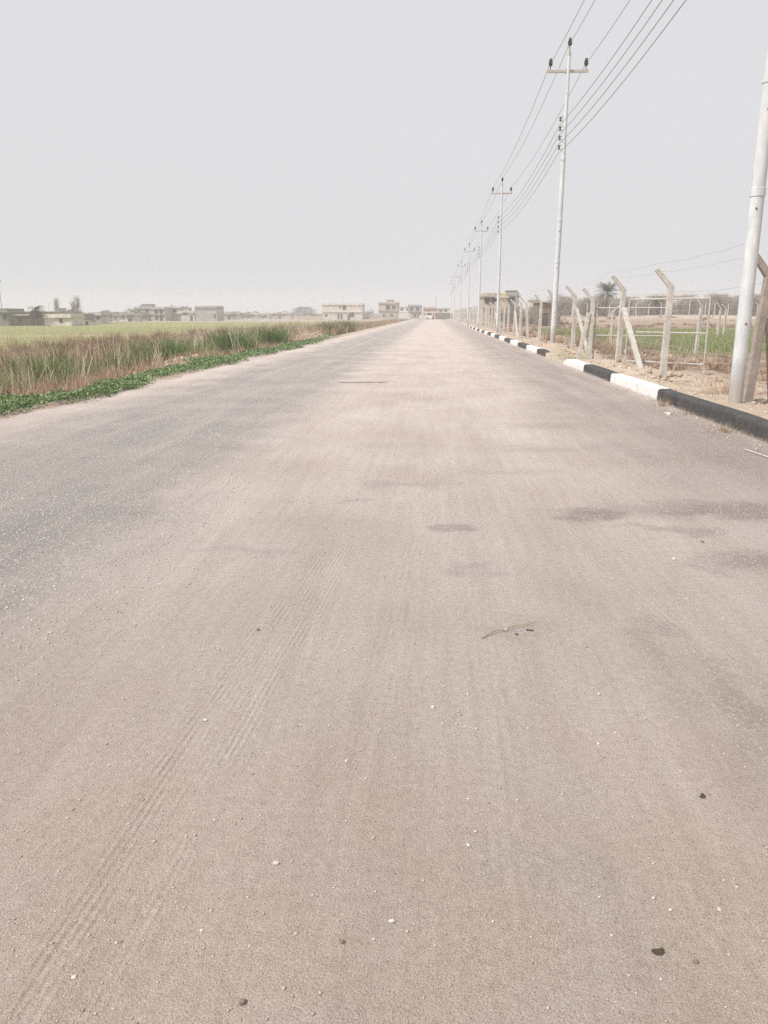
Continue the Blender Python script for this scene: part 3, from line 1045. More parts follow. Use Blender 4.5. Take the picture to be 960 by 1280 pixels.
tussocks('verge_scrub', 420, 'brown', lambda a, c: sstep(.0, .25, fbm(a * .3, c * .12, 311)), 34, .15, .65, .18, 'brown scrub on the rough ground behind the roadside fence', xr=(6.3, 12), yr=(17, 150))
tussocks('field_scrub', 900, 'brown', lambda a, c: sstep(.05, .25, fbm(a * .05, c * .22, 313)) * sstep(12, 15, a), 22, .2, .6, .45, 'strips of brown weeds across the bare field beyond the green plot', xr=(11, 110), yr=(88, 150), w=(.03, .06))
# green reeds in drifts
def reed_d(a, c):
    d = XL - a
    m = sstep(2.5, 3.3, d) * (1 - sstep(6.0, 9.0, d))
    return m * sstep(-.04, .22, fbm(a * .33, c * .16, 131, 3)) * (1 - .9 * np.exp(-((c - 57) / 4.5) ** 2))


cx, cy = scatter(560, -16, -9.2, 11, 135, reed_d)
X_, Y_, H_, A_, L_ = [], [], [], [], []
for a, c in zip(cx, cy):
    n = 46 if c < 40 else 34
    th = rng.uniform(0, 2 * PI, n); rr = np.abs(rng.normal(0, .20, n))
    X_.append(a + np.cos(th) * rr); Y_.append(c + np.sin(th) * rr)
    H_.append(rng.uniform(.5, 1.1, n) * rng.uniform(.6, 1.15) * (.78 + .25 * float(sstep(16, 34, np.array(c))))); A_.append(th + rng.normal(0, .5, n)); L_.append(rng.uniform(.03, .5, n))
xs, ys, hh, aa, le = map(np.concatenate, (X_, Y_, H_, A_, L_))
tag(blades('reeds', xs, ys, ground_z(xs, ys) - .03, hh, rng.uniform(.014, .026, len(xs)) * (1 + ys / 45), le, M['reed'], aa, segs=3, droop=.5),
    'green and straw coloured reeds growing in the ditch', 'reeds', kind='stuff')

# the greenest clumps, each a plant of its own
def reed_clump(px, Y, X, h, n, label, spread=.55, mat='reed_green'):
    th = rng.uniform(0, 2 * PI, n); rr = np.abs(rng.normal(0, spread * .6, n))
    xs = np.cos(th) * rr; ys = np.sin(th) * rr * 1.3
    o = blades('reed_clump', xs, ys, np.zeros(n) - .05, rng.uniform(.5, 1.0, n) * h, rng.uniform(.016, .03, n) * (1 + Y / 45), rng.uniform(.03, .55, n), M[mat], th + rng.normal(0, .5, n), segs=3, droop=.5)
    o.location = (X, Y, gz(X, Y))
    return tag(o, label, 'reeds', 'fresh green reed clumps in the ditch')


reed_clump(0, 29.0, -10.0, 1.25, 900, 'large fresh green reed clump left of centre, behind the creeping plants', 1.0)
reed_clump(0, 38.0, -9.9, 1.35, 900, 'dark green reed clump standing tallest before the bare sand heap', 1.0)
reed_clump(0, 22.0, -11.3, 1.1, 500, 'medium green reed clump among dry stalks left of the large one', .8)
reed_clump(0, 17.0, -10.4, .75, 420, 'low green reed clump nearest the viewer on the left', .6)
reed_clump(0, 46.0, -9.6, 1.35, 700, 'green reed clump just short of the bare sand heap', .9)
reed_clump(0, 68.0, -8.9, 1.5, 500, 'isolated grey green reed clump beyond the sand heap at the road edge', .9, 'reed')
reed_clump(0, 76.0, -8.6, 1.5, 500, 'farther isolated reed clump at the road edge beyond the sand heap', .8, 'reed')

# straw stalks that stick out
gx_, gy_ = scatter(420, -17, -8.8, 10.5, 110)
ga = rng.uniform(0, 2 * PI, len(gx_)); gl = rng.uniform(0, .55, len(gx_)); gh = .6 + .9 * rng.uniform(0, 1, len(gx_)) ** 1.6
kk = rng.integers(0, len(gx_), 2400)
xs = gx_[kk] + rng.normal(0, .13, 2400); ys = gy_[kk] + rng.normal(0, .16, 2400)
hh = gh[kk] * rng.uniform(.6, 1.05, 2400)
tag(blades('straw_bunches', xs, ys, ground_z(xs, ys) - .02, hh, rng.uniform(.009, .016, 2400) * (1 + ys / 26), np.abs(gl[kk] + rng.normal(0, .1, 2400)), M['stalk'], ga[kk] + rng.normal(0, .35, 2400), segs=3, droop=.1, taper=.5),
    'leaning bunches of pale dead straw among the ditch growth', 'dry stalks', kind='stuff')
xs, ys = scatter(1500, -17, -8.6, 10.5, 120, lambda a, c: .75 * sstep(2.0, 3.0, XL - a) * sstep(-.2, .2, fbm(a * .5, c * .3, 141)))
hh = .45 + 1.15 * rng.uniform(0, 1, len(xs)) ** 2.2
tag(blades('dry_stalks', xs, ys, ground_z(xs, ys) - .02, hh, rng.uniform(.010, .018, len(xs)) * (1 + ys / 30), rng.uniform(0, .5, len(xs)) ** 1.5, M['stalk'], segs=3, droop=.1, taper=.5),
    'thin straw coloured stalks sticking up out of the ditch growth', 'dry stalks', kind='stuff')

# far scrub along the left road edge
xs, ys = scatter(16000, -14, -7.3, 60, 235, lambda a, c: sstep(.6, 1.5, XL - a) * (1 - sstep(3.5, 7, XL - a)) * sstep(-.2, .2, fbm(a * .3, c * .06, 151)))
hh = rng.uniform(.3, 1.0, len(xs))
tag(blades('roadside_scrub', xs, ys, ground_z(xs, ys) - .02, hh, rng.uniform(.05, .11, len(xs)), rng.uniform(.05, .5, len(xs)), M['drygrass'], segs=2),
    'dry scrub along the far left road edge', 'scrub', kind='stuff')

# pale green field on the left
xs, ys = scatter(42000, -200, -19, 20, 225, lambda a, c: (1 - sstep(-27, -23, a)) * sstep(1.05, .85, -a / (c * .62)))
hh = rng.uniform(.04, .10, len(xs))
tag(blades('field_grass', xs, ys, ground_z(xs, ys) - .01, hh, rng.uniform(.04, .09, len(xs)) * (1 + ys / 60), rng.uniform(.1, .6, len(xs)), M['fieldgrass'], segs=2),
    'pale yellow green field grass between the ditch and the far houses', 'field grass', kind='stuff')

# green plot on the right
def wheat_d(a, c):
    e = fbm(a * .3, c * .3, 161)
    return sstep(9.8, 11.2, a + e) * sstep(34.5, 36.5, c + e * 1.2 - .03 * a) * (1 - sstep(84, 89, c + e)) * (.55 + .45 * sstep(-.3, .1, fbm(a * .5, c * .5, 163)))


xs, ys = scatter(80000, 9.5, 62, 33, 90, wheat_d)
hh = rng.uniform(.22, .45, len(xs)) * (1 + .2 * fbm(xs * .3, ys * .3, 165))
tag(blades('green_crop', xs, ys, ground_z(xs, ys) - .01, hh, rng.uniform(.018, .034, len(xs)) * (1 + ys / 60), rng.uniform(.05, .45, len(xs)), M['wheat'], segs=2),
    'bright green young cereal crop in the plot behind the fence', 'crop', kind='stuff')

# weeds and dry tufts in the rough ground on the right
xs, ys = scatter(15000, 5.2, 14, 10, 120, lambda a, c: .8 * sstep(5.3, 6.6, a) * (1 - sstep(10, 14, a)) * sstep(.05, .3, fbm(a * .8, c * .35, 171)))
hh = rng.uniform(.06, .30, len(xs))
tag(blades('weeds', xs, ys, ground_z(xs, ys) - .01, hh, rng.uniform(.006, .014, len(xs)) * (1 + ys / 30), rng.uniform(.1, .8, len(xs)), M['drygrass'], segs=2),
    'thin brown weeds on the rough soil behind the fence', 'weeds', kind='stuff')


def tuft(name, X, Y, h, n, mat, label, cat, spread=.12, lean=.6, group=None, w=.008):
    th = rng.uniform(0, 2 * PI, n); rr = np.abs(rng.normal(0, spread, n))
    o = blades(name, np.cos(th) * rr, np.sin(th) * rr, np.zeros(n) - .02, rng.uniform(.4, 1.0, n) * h, rng.uniform(.6, 1.2, n) * w, rng.uniform(.05, lean, n), M[mat], th, segs=3, droop=.4)
    zz = gz(X, Y) if not (XL < X < XR) else 0.0
    o.location = (X, Y, zz)
    return tag(o, label, cat, group)


tuft('weed_tuft', 4.12, 14.2, .22, 90, 'drygrass', 'dry weed tuft at the foot of the black kerb, nearest the white section', 'weed', .10, .9, 'weeds at the foot of the kerb')
tuft('weed_tuft', 4.14, 12.9, .16, 60, 'drygrass', 'small dry weed tuft at the foot of the black kerb, middle of the three', 'weed', .08, .9, 'weeds at the foot of the kerb')
tuft('weed_tuft', 4.10, 11.0, .20, 110, 'drygrass', 'spreading dry weed tuft at the foot of the black kerb, nearest the viewer', 'weed', .14, .9, 'weeds at the foot of the kerb')
tuft('grass_tuft', 5.75, 15.3, .50, 330, 'redgrass', 'brown dry grass tuft left of the nearest pole foot', 'grass tuft', .22, .7, None, .009)
tuft('grass_tuft', 6.15, 13.9, .50, 260, 'redgrass', 'brown dry grass tuft right of the brownish post', 'grass tuft', .20, .6, None, .009)
tuft('straw_bundle', 7.35, 33.0, .95, 160, 'stalk', 'yellow straw stalks standing behind the farther gate leaf', 'straw', .16, .25, None, .02)
tuft('weed_patch', 5.3, 29.4, .14, 420, 'reed_green', 'low green weeds at the foot of the gate post', 'weed', .55, .9, None, .02)
tuft('grass_tuft', 7.6, 19.4, .30, 220, 'drygrass', 'dull dry tuft between the tall pale post and the nearest pole', 'grass tuft', .35, .8, None, .010)

# stick leaning from the soil by the tall pale post
b = MB(); b.tube([(0, 0, 0), (.28, .6, .14), (.55, 1.3, .36)], [.02, .017, .012], 6)
tag(b.build('stick', M['straw'], loc=(5.75, 19.5, gz(5.75, 19.5) + .02)), 'pale straight stick lying from the foot of the tall pale post', 'stick')

# rubble on the right verge
def rock_mesh(r, sd, flat=.7, sub=1):
    bm = bmesh.new()
    bmesh.ops.create_icosphere(bm, subdivisions=sub, radius=1)
    rr = random.Random(sd)
    off = Vector((rr.random() * 50, rr.random() * 50, rr.random() * 50))
    s = Vector((rr.uniform(.7, 1.25), rr.uniform(.7, 1.25), flat * rr.uniform(.75, 1.2)))
    for v in bm.verts:
        k = 1 + .42 * mnoise.noise(v.co * 1.2 + off) + .15 * mnoise.noise(v.co * 3.1 + off)
        v.co = Vector((v.co.x * s.x, v.co.y * s.y, v.co.z * s.z)) * k * r
    vs = [tuple(v.co) for v in bm.verts]; fs = [tuple(v.index for v in f.verts) for f in bm.faces]
    bm.free()
    return vs, fs


ROCKS = [rock_mesh(1.0, 900 + k) for k in range(12)]


def rocks(name, xs, ys, zs, rs, mat):
    V, Fc = [], []
    n = 0
    for x_, y_, z_, r_ in zip(xs, ys, zs, rs):
        vs, fs = ROCKS[rng.integers(0, 12)]
        a = rng.uniform(0, 2 * PI); ca_, sa = math.cos(a) * r_, math.sin(a) * r_
        v = np.array(vs)
        V.append(np.stack([v[:, 0] * ca_ - v[:, 1] * sa + x_, v[:, 0] * sa + v[:, 1] * ca_ + y_, v[:, 2] * r_ + z_], 1))
        Fc.append(np.array(fs) + n); n += len(v)
    return np_mesh(name, np.concatenate(V), np.concatenate(Fc), mat)


M['rubble'] = island_mat('verge rubble', [(.44, .34, .27), (.55, .45, .37), (.64, .56, .49), (.36, .27, .21)], .9, 0)
xs, ys = scatter(900, 4.65, 7.4, 10, 70, lambda a, c: .3 + .7 * sstep(0, .3, fbm(a, c * .6, 181)))
rs = rng.uniform(.012, .045, len(xs)) * (1 + ys / 60)
tag(rocks('rubble', xs, ys, ground_z(xs, ys) + rs * .2, rs, M['rubble']), 'small clods and stones on the sandy right verge', 'rubble', kind='stuff')
xs, ys = scatter(1700, 3.75, 4.31, 8, 60, lambda a, c: sstep(3.75, 4.25, a) ** 1.5)
rs = rng.uniform(.004, .016, len(xs)) * (1 + ys / 60)
tag(rocks('kerb_grit', xs, ys, rs * .3, rs, M['rubble']), 'grit and small stones gathered along the foot of the kerb', 'gravel', kind='stuff')
xs, ys = scatter(1500, 5.4, 9.8, 11, 60, lambda a, c: sstep(-.1, .3, fbm(a * .9, c * .5, 183)))
rs = rng.uniform(.02, .085, len(xs)) * (1 + ys / 80)
M['clods'] = island_mat('earth clods', [(.33, .245, .19), (.40, .31, .245), (.47, .375, .305)], .95, 0)
tag(rocks('earth_clods', xs, ys, ground_z(xs, ys) + rs * .15, rs, M['clods']), 'brown clods of turned earth behind the fence line', 'clods', kind='stuff')
xs, ys = scatter(260, -9.6, -8.2, 20, 60, lambda a, c: np.exp(-((c - 27) / 2.5) ** 2) + np.exp(-((c - 56) / 4) ** 2))
rs = rng.uniform(.04, .13, len(xs))
tag(rocks('stone_heap', xs, ys, ground_z(xs, ys) + rs * .3, rs, M['rubble']), 'pale clods scattered at the ditch edge', 'rubble', kind='stuff')

# loose grit lying on the road, too many to count
M['grit'] = island_mat('loose grit', [(.47, .40, .355), (.40, .33, .285), (.53, .465, .42), (.60, .55, .51), (.28, .22, .18)], .85, 0)
xs, ys = scatter(3000, -2.6, 3.0, 1.15, 9)
k = np.abs(xs) < ys * .62 + .3
xs, ys = xs[k], ys[k]
rs = rng.uniform(.0016, .0042, len(xs)) * (1 + ys / 7)
tag(rocks('gravel', xs, ys, rs * .35, rs, M['grit']), 'loose grit scattered over the sandy road', 'gravel', kind='stuff')
xs, ys = scatter(9500, -5.6, -1.2, 2.2, 16, lambda a, c: sstep(-1.5, -2.2, a + .5 * fbm(a, c, 191)))
rs = rng.uniform(.003, .0085, len(xs)) * (1 + ys / 26)
M['grit_pale'] = island_mat('worn aggregate', [(.36, .33, .305), (.48, .445, .415), (.60, .565, .54)], .85, 0)
tag(rocks('aggregate', xs, ys, rs * .15, rs, M['grit_pale']), 'pale worn aggregate lying on the left lane', 'gravel', kind='stuff')

# ------------------------------------------------------------------ single things lying on the road
def ground_pt(px, py, z=0.0):
    r = (px - 480) / FPX; u = -(py - 640) / FPX
    c, s = math.cos(PITCH), math.sin(PITCH)
    fw = c + u * s; up = u * c - s
    X = r * math.cos(YAW) - fw * math.sin(YAW); Y = r * math.sin(YAW) + fw * math.cos(YAW)
    t = (z - EYE) / up
    return X * t, Y * t


peb = [(490, 1153, .0085, 'pebble', 'large white pebble lying at the bottom centre of the road'),
       (345, 1080, .0085, 'pebble', 'white pebble lower left of centre, with a smaller dark chip beside it'),
       (585, 1057, .0065, 'pebble', 'pale pebble right of centre in the lower road'),
       (541, 885, .0085, 'pebble', 'small white pebble alone in the middle of the road'),
       (428, 1178, .0075, 'pebble_dark', 'dark pebble just left of the large white one'),
       (322, 788, .010, 'pebble_dark', 'dark pebble beside the tyre track in the middle left'),
       (433, 952, .0065, 'pebble', 'tiny pale pebble left of centre, above the white pebbles'),
       (303, 1254, .011, 'pebble_dark', 'dark brown clod of earth at the bottom edge left of centre'),
       (252, 1164, .0055, 'pebble', 'pale pebble low on the left, above the bottom clod'),
       (93, 1222, .0065, 'pebble', 'pale pebble at the lower left beside the tyre track'),
       (899, 1138, .0065, 'pebble', 'pale pebble at the lower right, above the dark clod'),
       (838, 1138, .0055, 'pebble', 'tiny pale pebble straight above the dark clod'),
       (870, 1203, .0065, 'pebble_dark', 'small dark crumb right of the large dark clod'),
       (257, 901, .008, 'pebble', 'pale pebble in the tyre track at middle left'),
       (748, 868, .008, 'pebble', 'pale pebble right of centre below the stick'),
       (748, 930, .006, 'pebble', 'tiny pale pebble right of centre, well below the stick'),
       (843, 700, .016, 'pebble', 'yellowish white stone on the right half between two dark patches'),
       (878, 678, .012, 'pebble_dark', 'dark stone on the right half close to the dark patch'),
       (835, 518, .07, 'scrap', 'flat pale broken lump lying by the weeds at the black kerb')]
for px, py, r, m, lb in peb:
    X, Y = ground_pt(px, py)
    vs, fs = rock_mesh(r, int(px * 7 + py), .45 if m == 'scrap' else .8, 2)
    b = MB(); b.add(vs, fs)
    o = b.build('pebble' if m != 'scrap' else 'stone', M[m], None, True, loc=(X, Y, r * (.15 if m == 'scrap' else .38)))
    o.rotation_euler = (0, 0, random.uniform(0, 6))
    tag(o, lb, 'stone' if m == 'scrap' else 'pebble', 'pebbles lying on the road')
for px, py, r, lb in ((823, 1192, .0155, 'largest dark crumbly clod on the road at the lower right'), (878, 996, .0105, 'smaller dark clod on the right half above the largest one')):
    X, Y = ground_pt(px, py)
    b = MB()
    for k in range(7):
        vs, fs = rock_mesh(r * random.uniform(.4, .65), 300 + k + px, .6, 2)
        dx, dy = random.gauss(0, r * .55), random.gauss(0, r * .5)
        b.add([(v[0] + dx, v[1] + dy, v[2] + r * .2) for v in vs], fs)
    tag(b.build('clod', M['clod'], None, True, loc=(X, Y, 0)), lb, 'clod', 'dark clods on the road')

# the dry stem lying on the road
t_ = empty('dry_stem', (*ground_pt(632, 789), 0), 0, 'thin dry curved stem with a split seed head lying on the road', 'stem')
ox, oy = ground_pt(632, 789)


def rel(px, py, z): 
    a = ground_pt(px, py); return (a[0] - ox, a[1] - oy, z)


b = MB(); b.tube([rel(602, 799, .004), rel(612, 794, .010), rel(622, 790.5, .014), rel(632, 789.5, .012), rel(643, 785.5, .016), rel(655, 783.5, .012)], [.0026, .003, .003, .003, .0027, .0022], 6)
b.build('stalk', M['twig'], t_, True)
b = MB(); b.lathe([(.0, -.006), (.006, -.003), (.006, .003), (.0, .006)], rel(632, 789.5, .014), 8)
b.build('node', M['pebble'], t_, True)
b = MB()
b.tube([rel(655, 783.5, .012), rel(663, 782.5, .014), rel(671, 780.5, .010)], [.0016, .002, .001], 5)
b.tube([rel(655, 783.5, .012), rel(664, 778.5, .012), rel(672, 778.5, .008)], [.0016, .002, .001], 5)
b.build('seed_head', M['straw'], t_, True)
for (p0, p1, lb) in (((658, 788), (667, 789), 'tiny dark chip lying below the seed head of the stem'), ((644, 793), (648, 794), 'tiny dark chip lying below the middle of the stem')):
    a, c = ground_pt(*p0), ground_pt(*p1)
    b = MB(); b.tube([(0, 0, .004), (c[0] - a[0], c[1] - a[1], .004)], [.004, .003], 6)
    tag(b.build('twig_chip', M['clod'], None, True, loc=(a[0], a[1], 0)), lb, 'twig', 'chips by the stem')
# pale thin cane by the near kerb
a, c = ground_pt(931, 563), ground_pt(975, 578)
b = MB(); b.tube([(0, 0, .012), ((c[0] - a[0]) * .5, (c[1] - a[1]) * .5, .016), (c[0] - a[0], c[1] - a[1], .012)], .007, 6)
tag(b.build('cane', M['pebble'], None, True, loc=(a[0], a[1], 0)), 'thin whitish cane lying on the road beside the black kerb', 'cane')

# ------------------------------------------------------------------ buildings
def window(parent, x, z, w, h, yf, frame='frame'):
    b = MB()
    f = .09
    b.box(x - w / 2, x + w / 2, yf - .05, yf, z, z + f); b.box(x - w / 2, x + w / 2, yf - .05, yf, z + h - f, z + h)
    b.box(x - w / 2, x - w / 2 + f, yf - .05, yf, z + f, z + h - f); b.box(x + w / 2 - f, x + w / 2, yf - .05, yf, z + f, z + h - f)
    o = b.build('window', M[frame], parent)
    b = MB(); b.box(x - w / 2 + f, x + w / 2 - f, yf - .03, yf - .004, z + f, z + h - f)
    b.build('pane', M['pane'], o)
    return o


def door(parent, x, w, h, yf, z=0):
    b = MB(); b.box(x - w / 2, x + w / 2, yf - .06, yf - .004, z, z + h)
    o = b.build('door', M['door'], parent)
    b = MB(); b.box(x + w * .3, x + w * .36, yf - .1, yf - .06, z + h * .45, z + h * .5)
    b.build('handle', M['frame'], o)
    return o


def house(px0, px1, ytop, Y, label, wall='cream', depth=7, storeys=2, wins=(), doors=(), hut=None, rz=0, slab='slab', band=True, parapet=True, tank=None, cat='house', base=None, canopy=None, name='house'):
    """px0, px1, ytop: bearing of its sides and row of its roof; Y distance"""
    X0, X1 = at(px0, Y).x, at(px1, Y).x
    W = X1 - X0
    cx = (X0 + X1) / 2
    zb = gz(cx, Y + depth / 2) - .15 if base is None else base
    H = zrow((px0 + px1) / 2, ytop, Y) - zb
    t = empty(name, (cx, Y, zb), R(rz), label, cat)
    w2 = W / 2
    pr = .55 if parapet else .0
    b = MB(); b.box(-w2, w2, 0, depth, -.4, H - pr - .2)
    b.build('wall', M[wall], t)
    b = MB(); b.box(-w2 - .25, w2 + .25, -.35, depth + .25, H - pr - .2, H - pr)
    rf = b.build('roof', M[slab], t)
    if parapet:
        b = MB()
        b.box(-w2, w2, 0, .2, H - pr, H); b.box(-w2, w2, depth - .2, depth, H - pr, H)
        b.box(-w2, -w2 + .2, .2, depth - .2, H - pr, H); b.box(w2 - .2, w2, .2, depth - .2, H - pr, H)
        b.build('parapet', M[wall], rf)
    if band and storeys == 2:
        b = MB(); b.box(-w2 - .12, w2 + .12, -.45, -.003, H * .47, H * .47 + .22)
        b.build('balcony_slab', M[slab], t)
    for u, v, w, h in wins:
        window(t, -w2 + W * u, H * v, w, h, -.003)
    for u, w, h in doors:
        door(t, -w2 + W * u, w, h, -.003)
    if hut:
        u0, u1, hh = hut
        b = MB(); b.box(-w2 + W * u0, -w2 + W * u1, depth * .3, depth * .8, H - pr, H - pr + hh)
        hu = b.build('stair_hut', M[wall], t)
        b = MB(); b.box(-w2 + W * u0 - .2, -w2 + W * u1 + .2, depth * .3 - .2, depth * .8 + .2, H - pr + hh, H - pr + hh + .15)
        b.build('hut_roof', M[slab], hu)
    if tank:
        b = MB(); b.lathe([(.0, 0), (.5, 0), (.5, 1.0), (.3, 1.2), (.0, 1.22)], (-w2 + W * tank, depth * .5, H - pr), 12)
        b.build('water_tank', M['tank'], t, True)
    if canopy:
        u0, u1, v, th = canopy
        b = MB(); b.box(-w2 + W * u0, -w2 + W * u1, -1.6, -.003, H * v, H * v + th)
        cn = b.build('canopy', M[slab], t)
        b = MB()
        for uu in (u0 + .04, u1 - .04):
            b.box(-w2 + W * uu - .1, -w2 + W * uu + .1, -1.5, -1.3, -.3, H * v)
        b.build('canopy_posts', M[wall], cn)
    return t


# left side, from the frame edge inward
house(-14, 9, 386, 150, 'dark greenish house at the left edge of the picture', 'darkwall', 7, 1, [(.85, .35, 1.0, 1.2)], rz=2)
house(9, 36, 393, 152, 'low brick house with a pale sloping gable beside the dark house at left edge', 'brick', 6, 1, [(.6, .4, .9, .9)], [(.85, 1.0, 1.9)], parapet=False, slab='paleslab')
house(26, 70, 389.4, 160, 'low open shelter with a thin flat roof behind the left palm', 'palewall', 6, 1, [(.35, .35, 1.0, 1.0)], [(.12, 1.2, 2.0)], parapet=False, hut=(.86, .99, .5))
house(55, 88, 392.5, 150, 'plain beige single storey house right of the left palm', 'cream', 6, 1, [(.62, .3, .7, .9)], parapet=True, slab='paleslab', base=-.75)
house(84, 104, 392, 175, 'dark grey low shed with two slim trees beside it', 'darkwall', 5, 1, doors=[(.5, 1.6, 2.0)], parapet=False)
house(104, 111, 400, 160, 'small white hut between the dark shed and the pale house', 'whitewall', 2.5, 1, doors=[(.5, .5, .8)], parapet=False)
house(110, 126, 391, 185, 'pale little house with a dark window, left of the far white walls', 'palewall', 5, 1, [(.3, .4, .8, .9), (.75, .4, .8, .9)], parapet=True)
house(137, 160, 392, 260, 'low whitewashed house behind dusty bushes left of the grey block of houses', 'whitewall', 6, 1, [(.3, .4, 1, 1), (.7, .4, 1, 1)], slab='paleslab')
house(168, 191, 384, 262, 'grey house with a roof hut, leftmost of the big grey group', 'greywall', 8, 2, [(.25, .6, 1.1, 1.1), (.7, .6, 1.1, 1.1), (.5, .15, 1.1, 1.1)], [(.8, 1, 2)], hut=(.3, .8, 1.3), tank=.12)
house(191, 206, 384.5, 258, 'narrow dark fronted house second from left in the big grey group', 'tan', 8, 2, [(.3, .55, 1.2, 1.4), (.72, .55, 1.2, 1.4), (.3, .12, 1.2, 1.3)], [(.7, 1, 2)], slab='slab')
house(206, 227, 383.5, 266, 'pale grey house third from left in the big grey group', 'palewall', 8, 2, [(.25, .6, 1.3, 1.1), (.6, .6, 1.3, 1.1)], [(.4, 1, 2)], tank=.2)
house(227, 243, 389, 262, 'low pale annex with a dark balcony joining the striped grey block', 'palewall', 7, 1, [(.3, .62, 1.5, .9)], [(.75, .9, 1.9)], hut=(.02, .42, 1.5), tank=.85)
house(244, 271, 383, 262, 'long unplastered grey block with horizontal courses', 'greywall', 9, 1, [(.9, .2, .7, 1.4)], parapet=True, band=False)
for k, (a, c, yt, Yd, wl, lb) in enumerate([
        (272, 300, 391, 330, 'greywall', 'low grey house far off, right of the striped grey block'),
        (300, 322, 392, 350, 'palewall', 'low pale house far off between the grey house and the long wall'),
        (322, 336, 393, 380, 'whitewall', 'tiny white house far off left of the domed tree'),
        (335, 364, 391, 390, 'tan', 'low tan house far off beside the domed tree')]):
    house(a, c, yt, Yd, lb, wl, 8, 1, [(.25, .45, 1.2, 1.2), (.7, .45, 1.2, 1.2)], [(.5, 1.1, 2)])

more = [(12, 24, 389.5, 240, 'whitewall', 'small white block rising behind the brick house at the left edge', .3),
        (70, 84, 390.0, 235, 'palewall', 'pale block rising behind the beige house, with a rooftop tank', .5),
        (97, 112, 390.5, 250, 'tan', 'tan house half hidden behind the slim trees', None),
        (118, 134, 391.0, 300, 'whitewall', 'far white house right of the pale little house', .7),
        (126, 140, 390.2, 340, 'greywall', 'far grey house left of the whitewashed house', None),
        (152, 170, 390.0, 330, 'cream', 'far cream house between the whitewashed house and the grey group', .4),
        (158, 168, 392.0, 240, 'palewall', 'small pale outbuilding just left of the grey group', None),
        (268, 284, 391.0, 420, 'whitewall', 'far white house touching the right end of the striped grey block', .5),
        (286, 298, 389.5, 440, 'palewall', 'far pale house with a tank above the low grey house', .6),
        (308, 320, 390.5, 430, 'peach', 'far pinkish house above the low pale house', None),
        (326, 342, 391.0, 440, 'cream', 'far cream house left of the low tan house', .3),
        (346, 358, 389.8, 450, 'palewall', 'far pale house above the low tan house', None),
        (386, 402, 391.3, 430, 'whitewall', 'far white house right of the domed tree', .6),
        (456, 466, 388.0, 430, 'palewall', 'far pale house in the gap between the cream house and the tan house', .5)]
for k, (a, c, yt, Yd, wl, lb, tk) in enumerate(more):
    house(a, c, yt, Yd, lb, wl, 7, 1 if k % 3 else 2, [(.22, .5, 1.1, 1.1), (.55, .5, 1.1, 1.1), (.82, .5, .8, 1.1)], [(.4, 1.1, 2.0)],
          hut=(.55, .85, 1.0) if k % 2 else None, tank=tk, slab='paleslab' if k % 2 else 'slab', rz=random.uniform(-6, 6))

# cream house at left of the road end
h_ = house(403, 453, 380, 330, 'cream two storey house with dark central windows, left of the road end', 'cream', 11, 2,
           [(.55, .60, 1.6, 2.2), (.44, .70, .9, .9), (.40, .06, .9, 2.2), (.48, .06, .9, 2.2), (.74, .16, 2.0, 1.9), (.10, .2, 1.1, .9)], [(.66, 1.1, 2.2)], slab='paleslab')
house(473, 496, 378.5, 325, 'tan two storey house with a roof hut beside the road end', 'tan', 9, 2, [(.52, .55, 1.9, 1.9), (.83, .58, 1.7, 1.6), (.3, .1, 1.2, 1.4)], [(.7, 1.1, 2.1)], hut=(.38, .72, 1.3), slab='slab', rz=-4)
house(497, 515, 382.5, 400, 'whitish far house between the tan house and the grey roofed house', 'whitewall', 9, 2, [(.3, .6, 1.5, 1.4), (.7, .6, 1.5, 1.4)], slab='paleslab')
house(510, 527, 381.5, 360, 'grey two storey house with a dark overhanging roof left of the road end', 'greywall', 9, 2, [(.25, .55, 1.6, 1.7), (.7, .55, 1.6, 1.7), (.5, .1, 1.3, 1.6)], [(.8, 1.1, 2.1)], slab='darkwall')
house(529, 546, 384, 345, 'peach coloured house with small dark windows at the road end', 'peach', 9, 2, [(.1, .62, .7, 1.0), (.3, .62, .7, 1.0), (.5, .62, .7, 1.0), (.7, .62, .7, 1.0), (.9, .62, .7, 1.0)], [(.5, 1.2, 2.2)], slab='paleslab')
house(546, 562, 385, 380, 'pale far house behind the corrugated wall at the road end', 'palewall', 9, 2, [(.3, .6, 1.3, 1.3), (.7, .6, 1.3, 1.3)])
# walls
def wall_run(px0, px1, ytop, Y, mat, label, th=.25, posts=0, name='boundary_wall'):
    X0, X1 = at(px0, Y).x, at(px1, Y).x
    zb = gz((X0 + X1) / 2, Y) - .2
    H = zrow((px0 + px1) / 2, ytop, Y) - zb
    t = empty(name, ((X0 + X1) / 2, Y, zb), 0, label, 'wall')
    w = (X1 - X0) / 2
    b = MB(); b.box(-w, w, 0, th, 0, H - .1)
    b.build('wall_panel', M[mat], t)
    b = MB(); b.box(-w - .05, w + .05, -.06, th + .06, H - .1, H)
    b.build('coping', M['slab'] if mat != 'whitewall' else M['paleslab'], t)
    if posts:
        for k in range(posts + 1):
            xx = -w + 2 * w * k / posts
            b = MB(); b.box(xx - .15, xx + .15, -.10, -.003, 0, H - .1)
            b.build('pier', M[mat], t)
    return t


wall_run(372, 404, 394, 320, 'tan', 'low tan wall left of the cream house')
wall_run(300, 345, 397, 260, 'palewall', 'low pale wall at the far edge of the left field')
wall_run(453, 473, 392, 335, 'palewall', 'grey wall between the cream house and the tan house')
wall_run(462, 512, 395.4, 300, 'tan', 'long low tan wall in front of the tan house', posts=6)
wall_run(498, 512, 391, 292, 'whitewall', 'short white wall left of the road end')
wall_run(545, 565, 391.2, 268, 'darkwall', 'dark ribbed fence closing the right side of the road end', posts=9, name='ribbed_fence')
wall_run(524, 541, 393.5, 330, 'whitewall', 'white garden wall below the peach house')

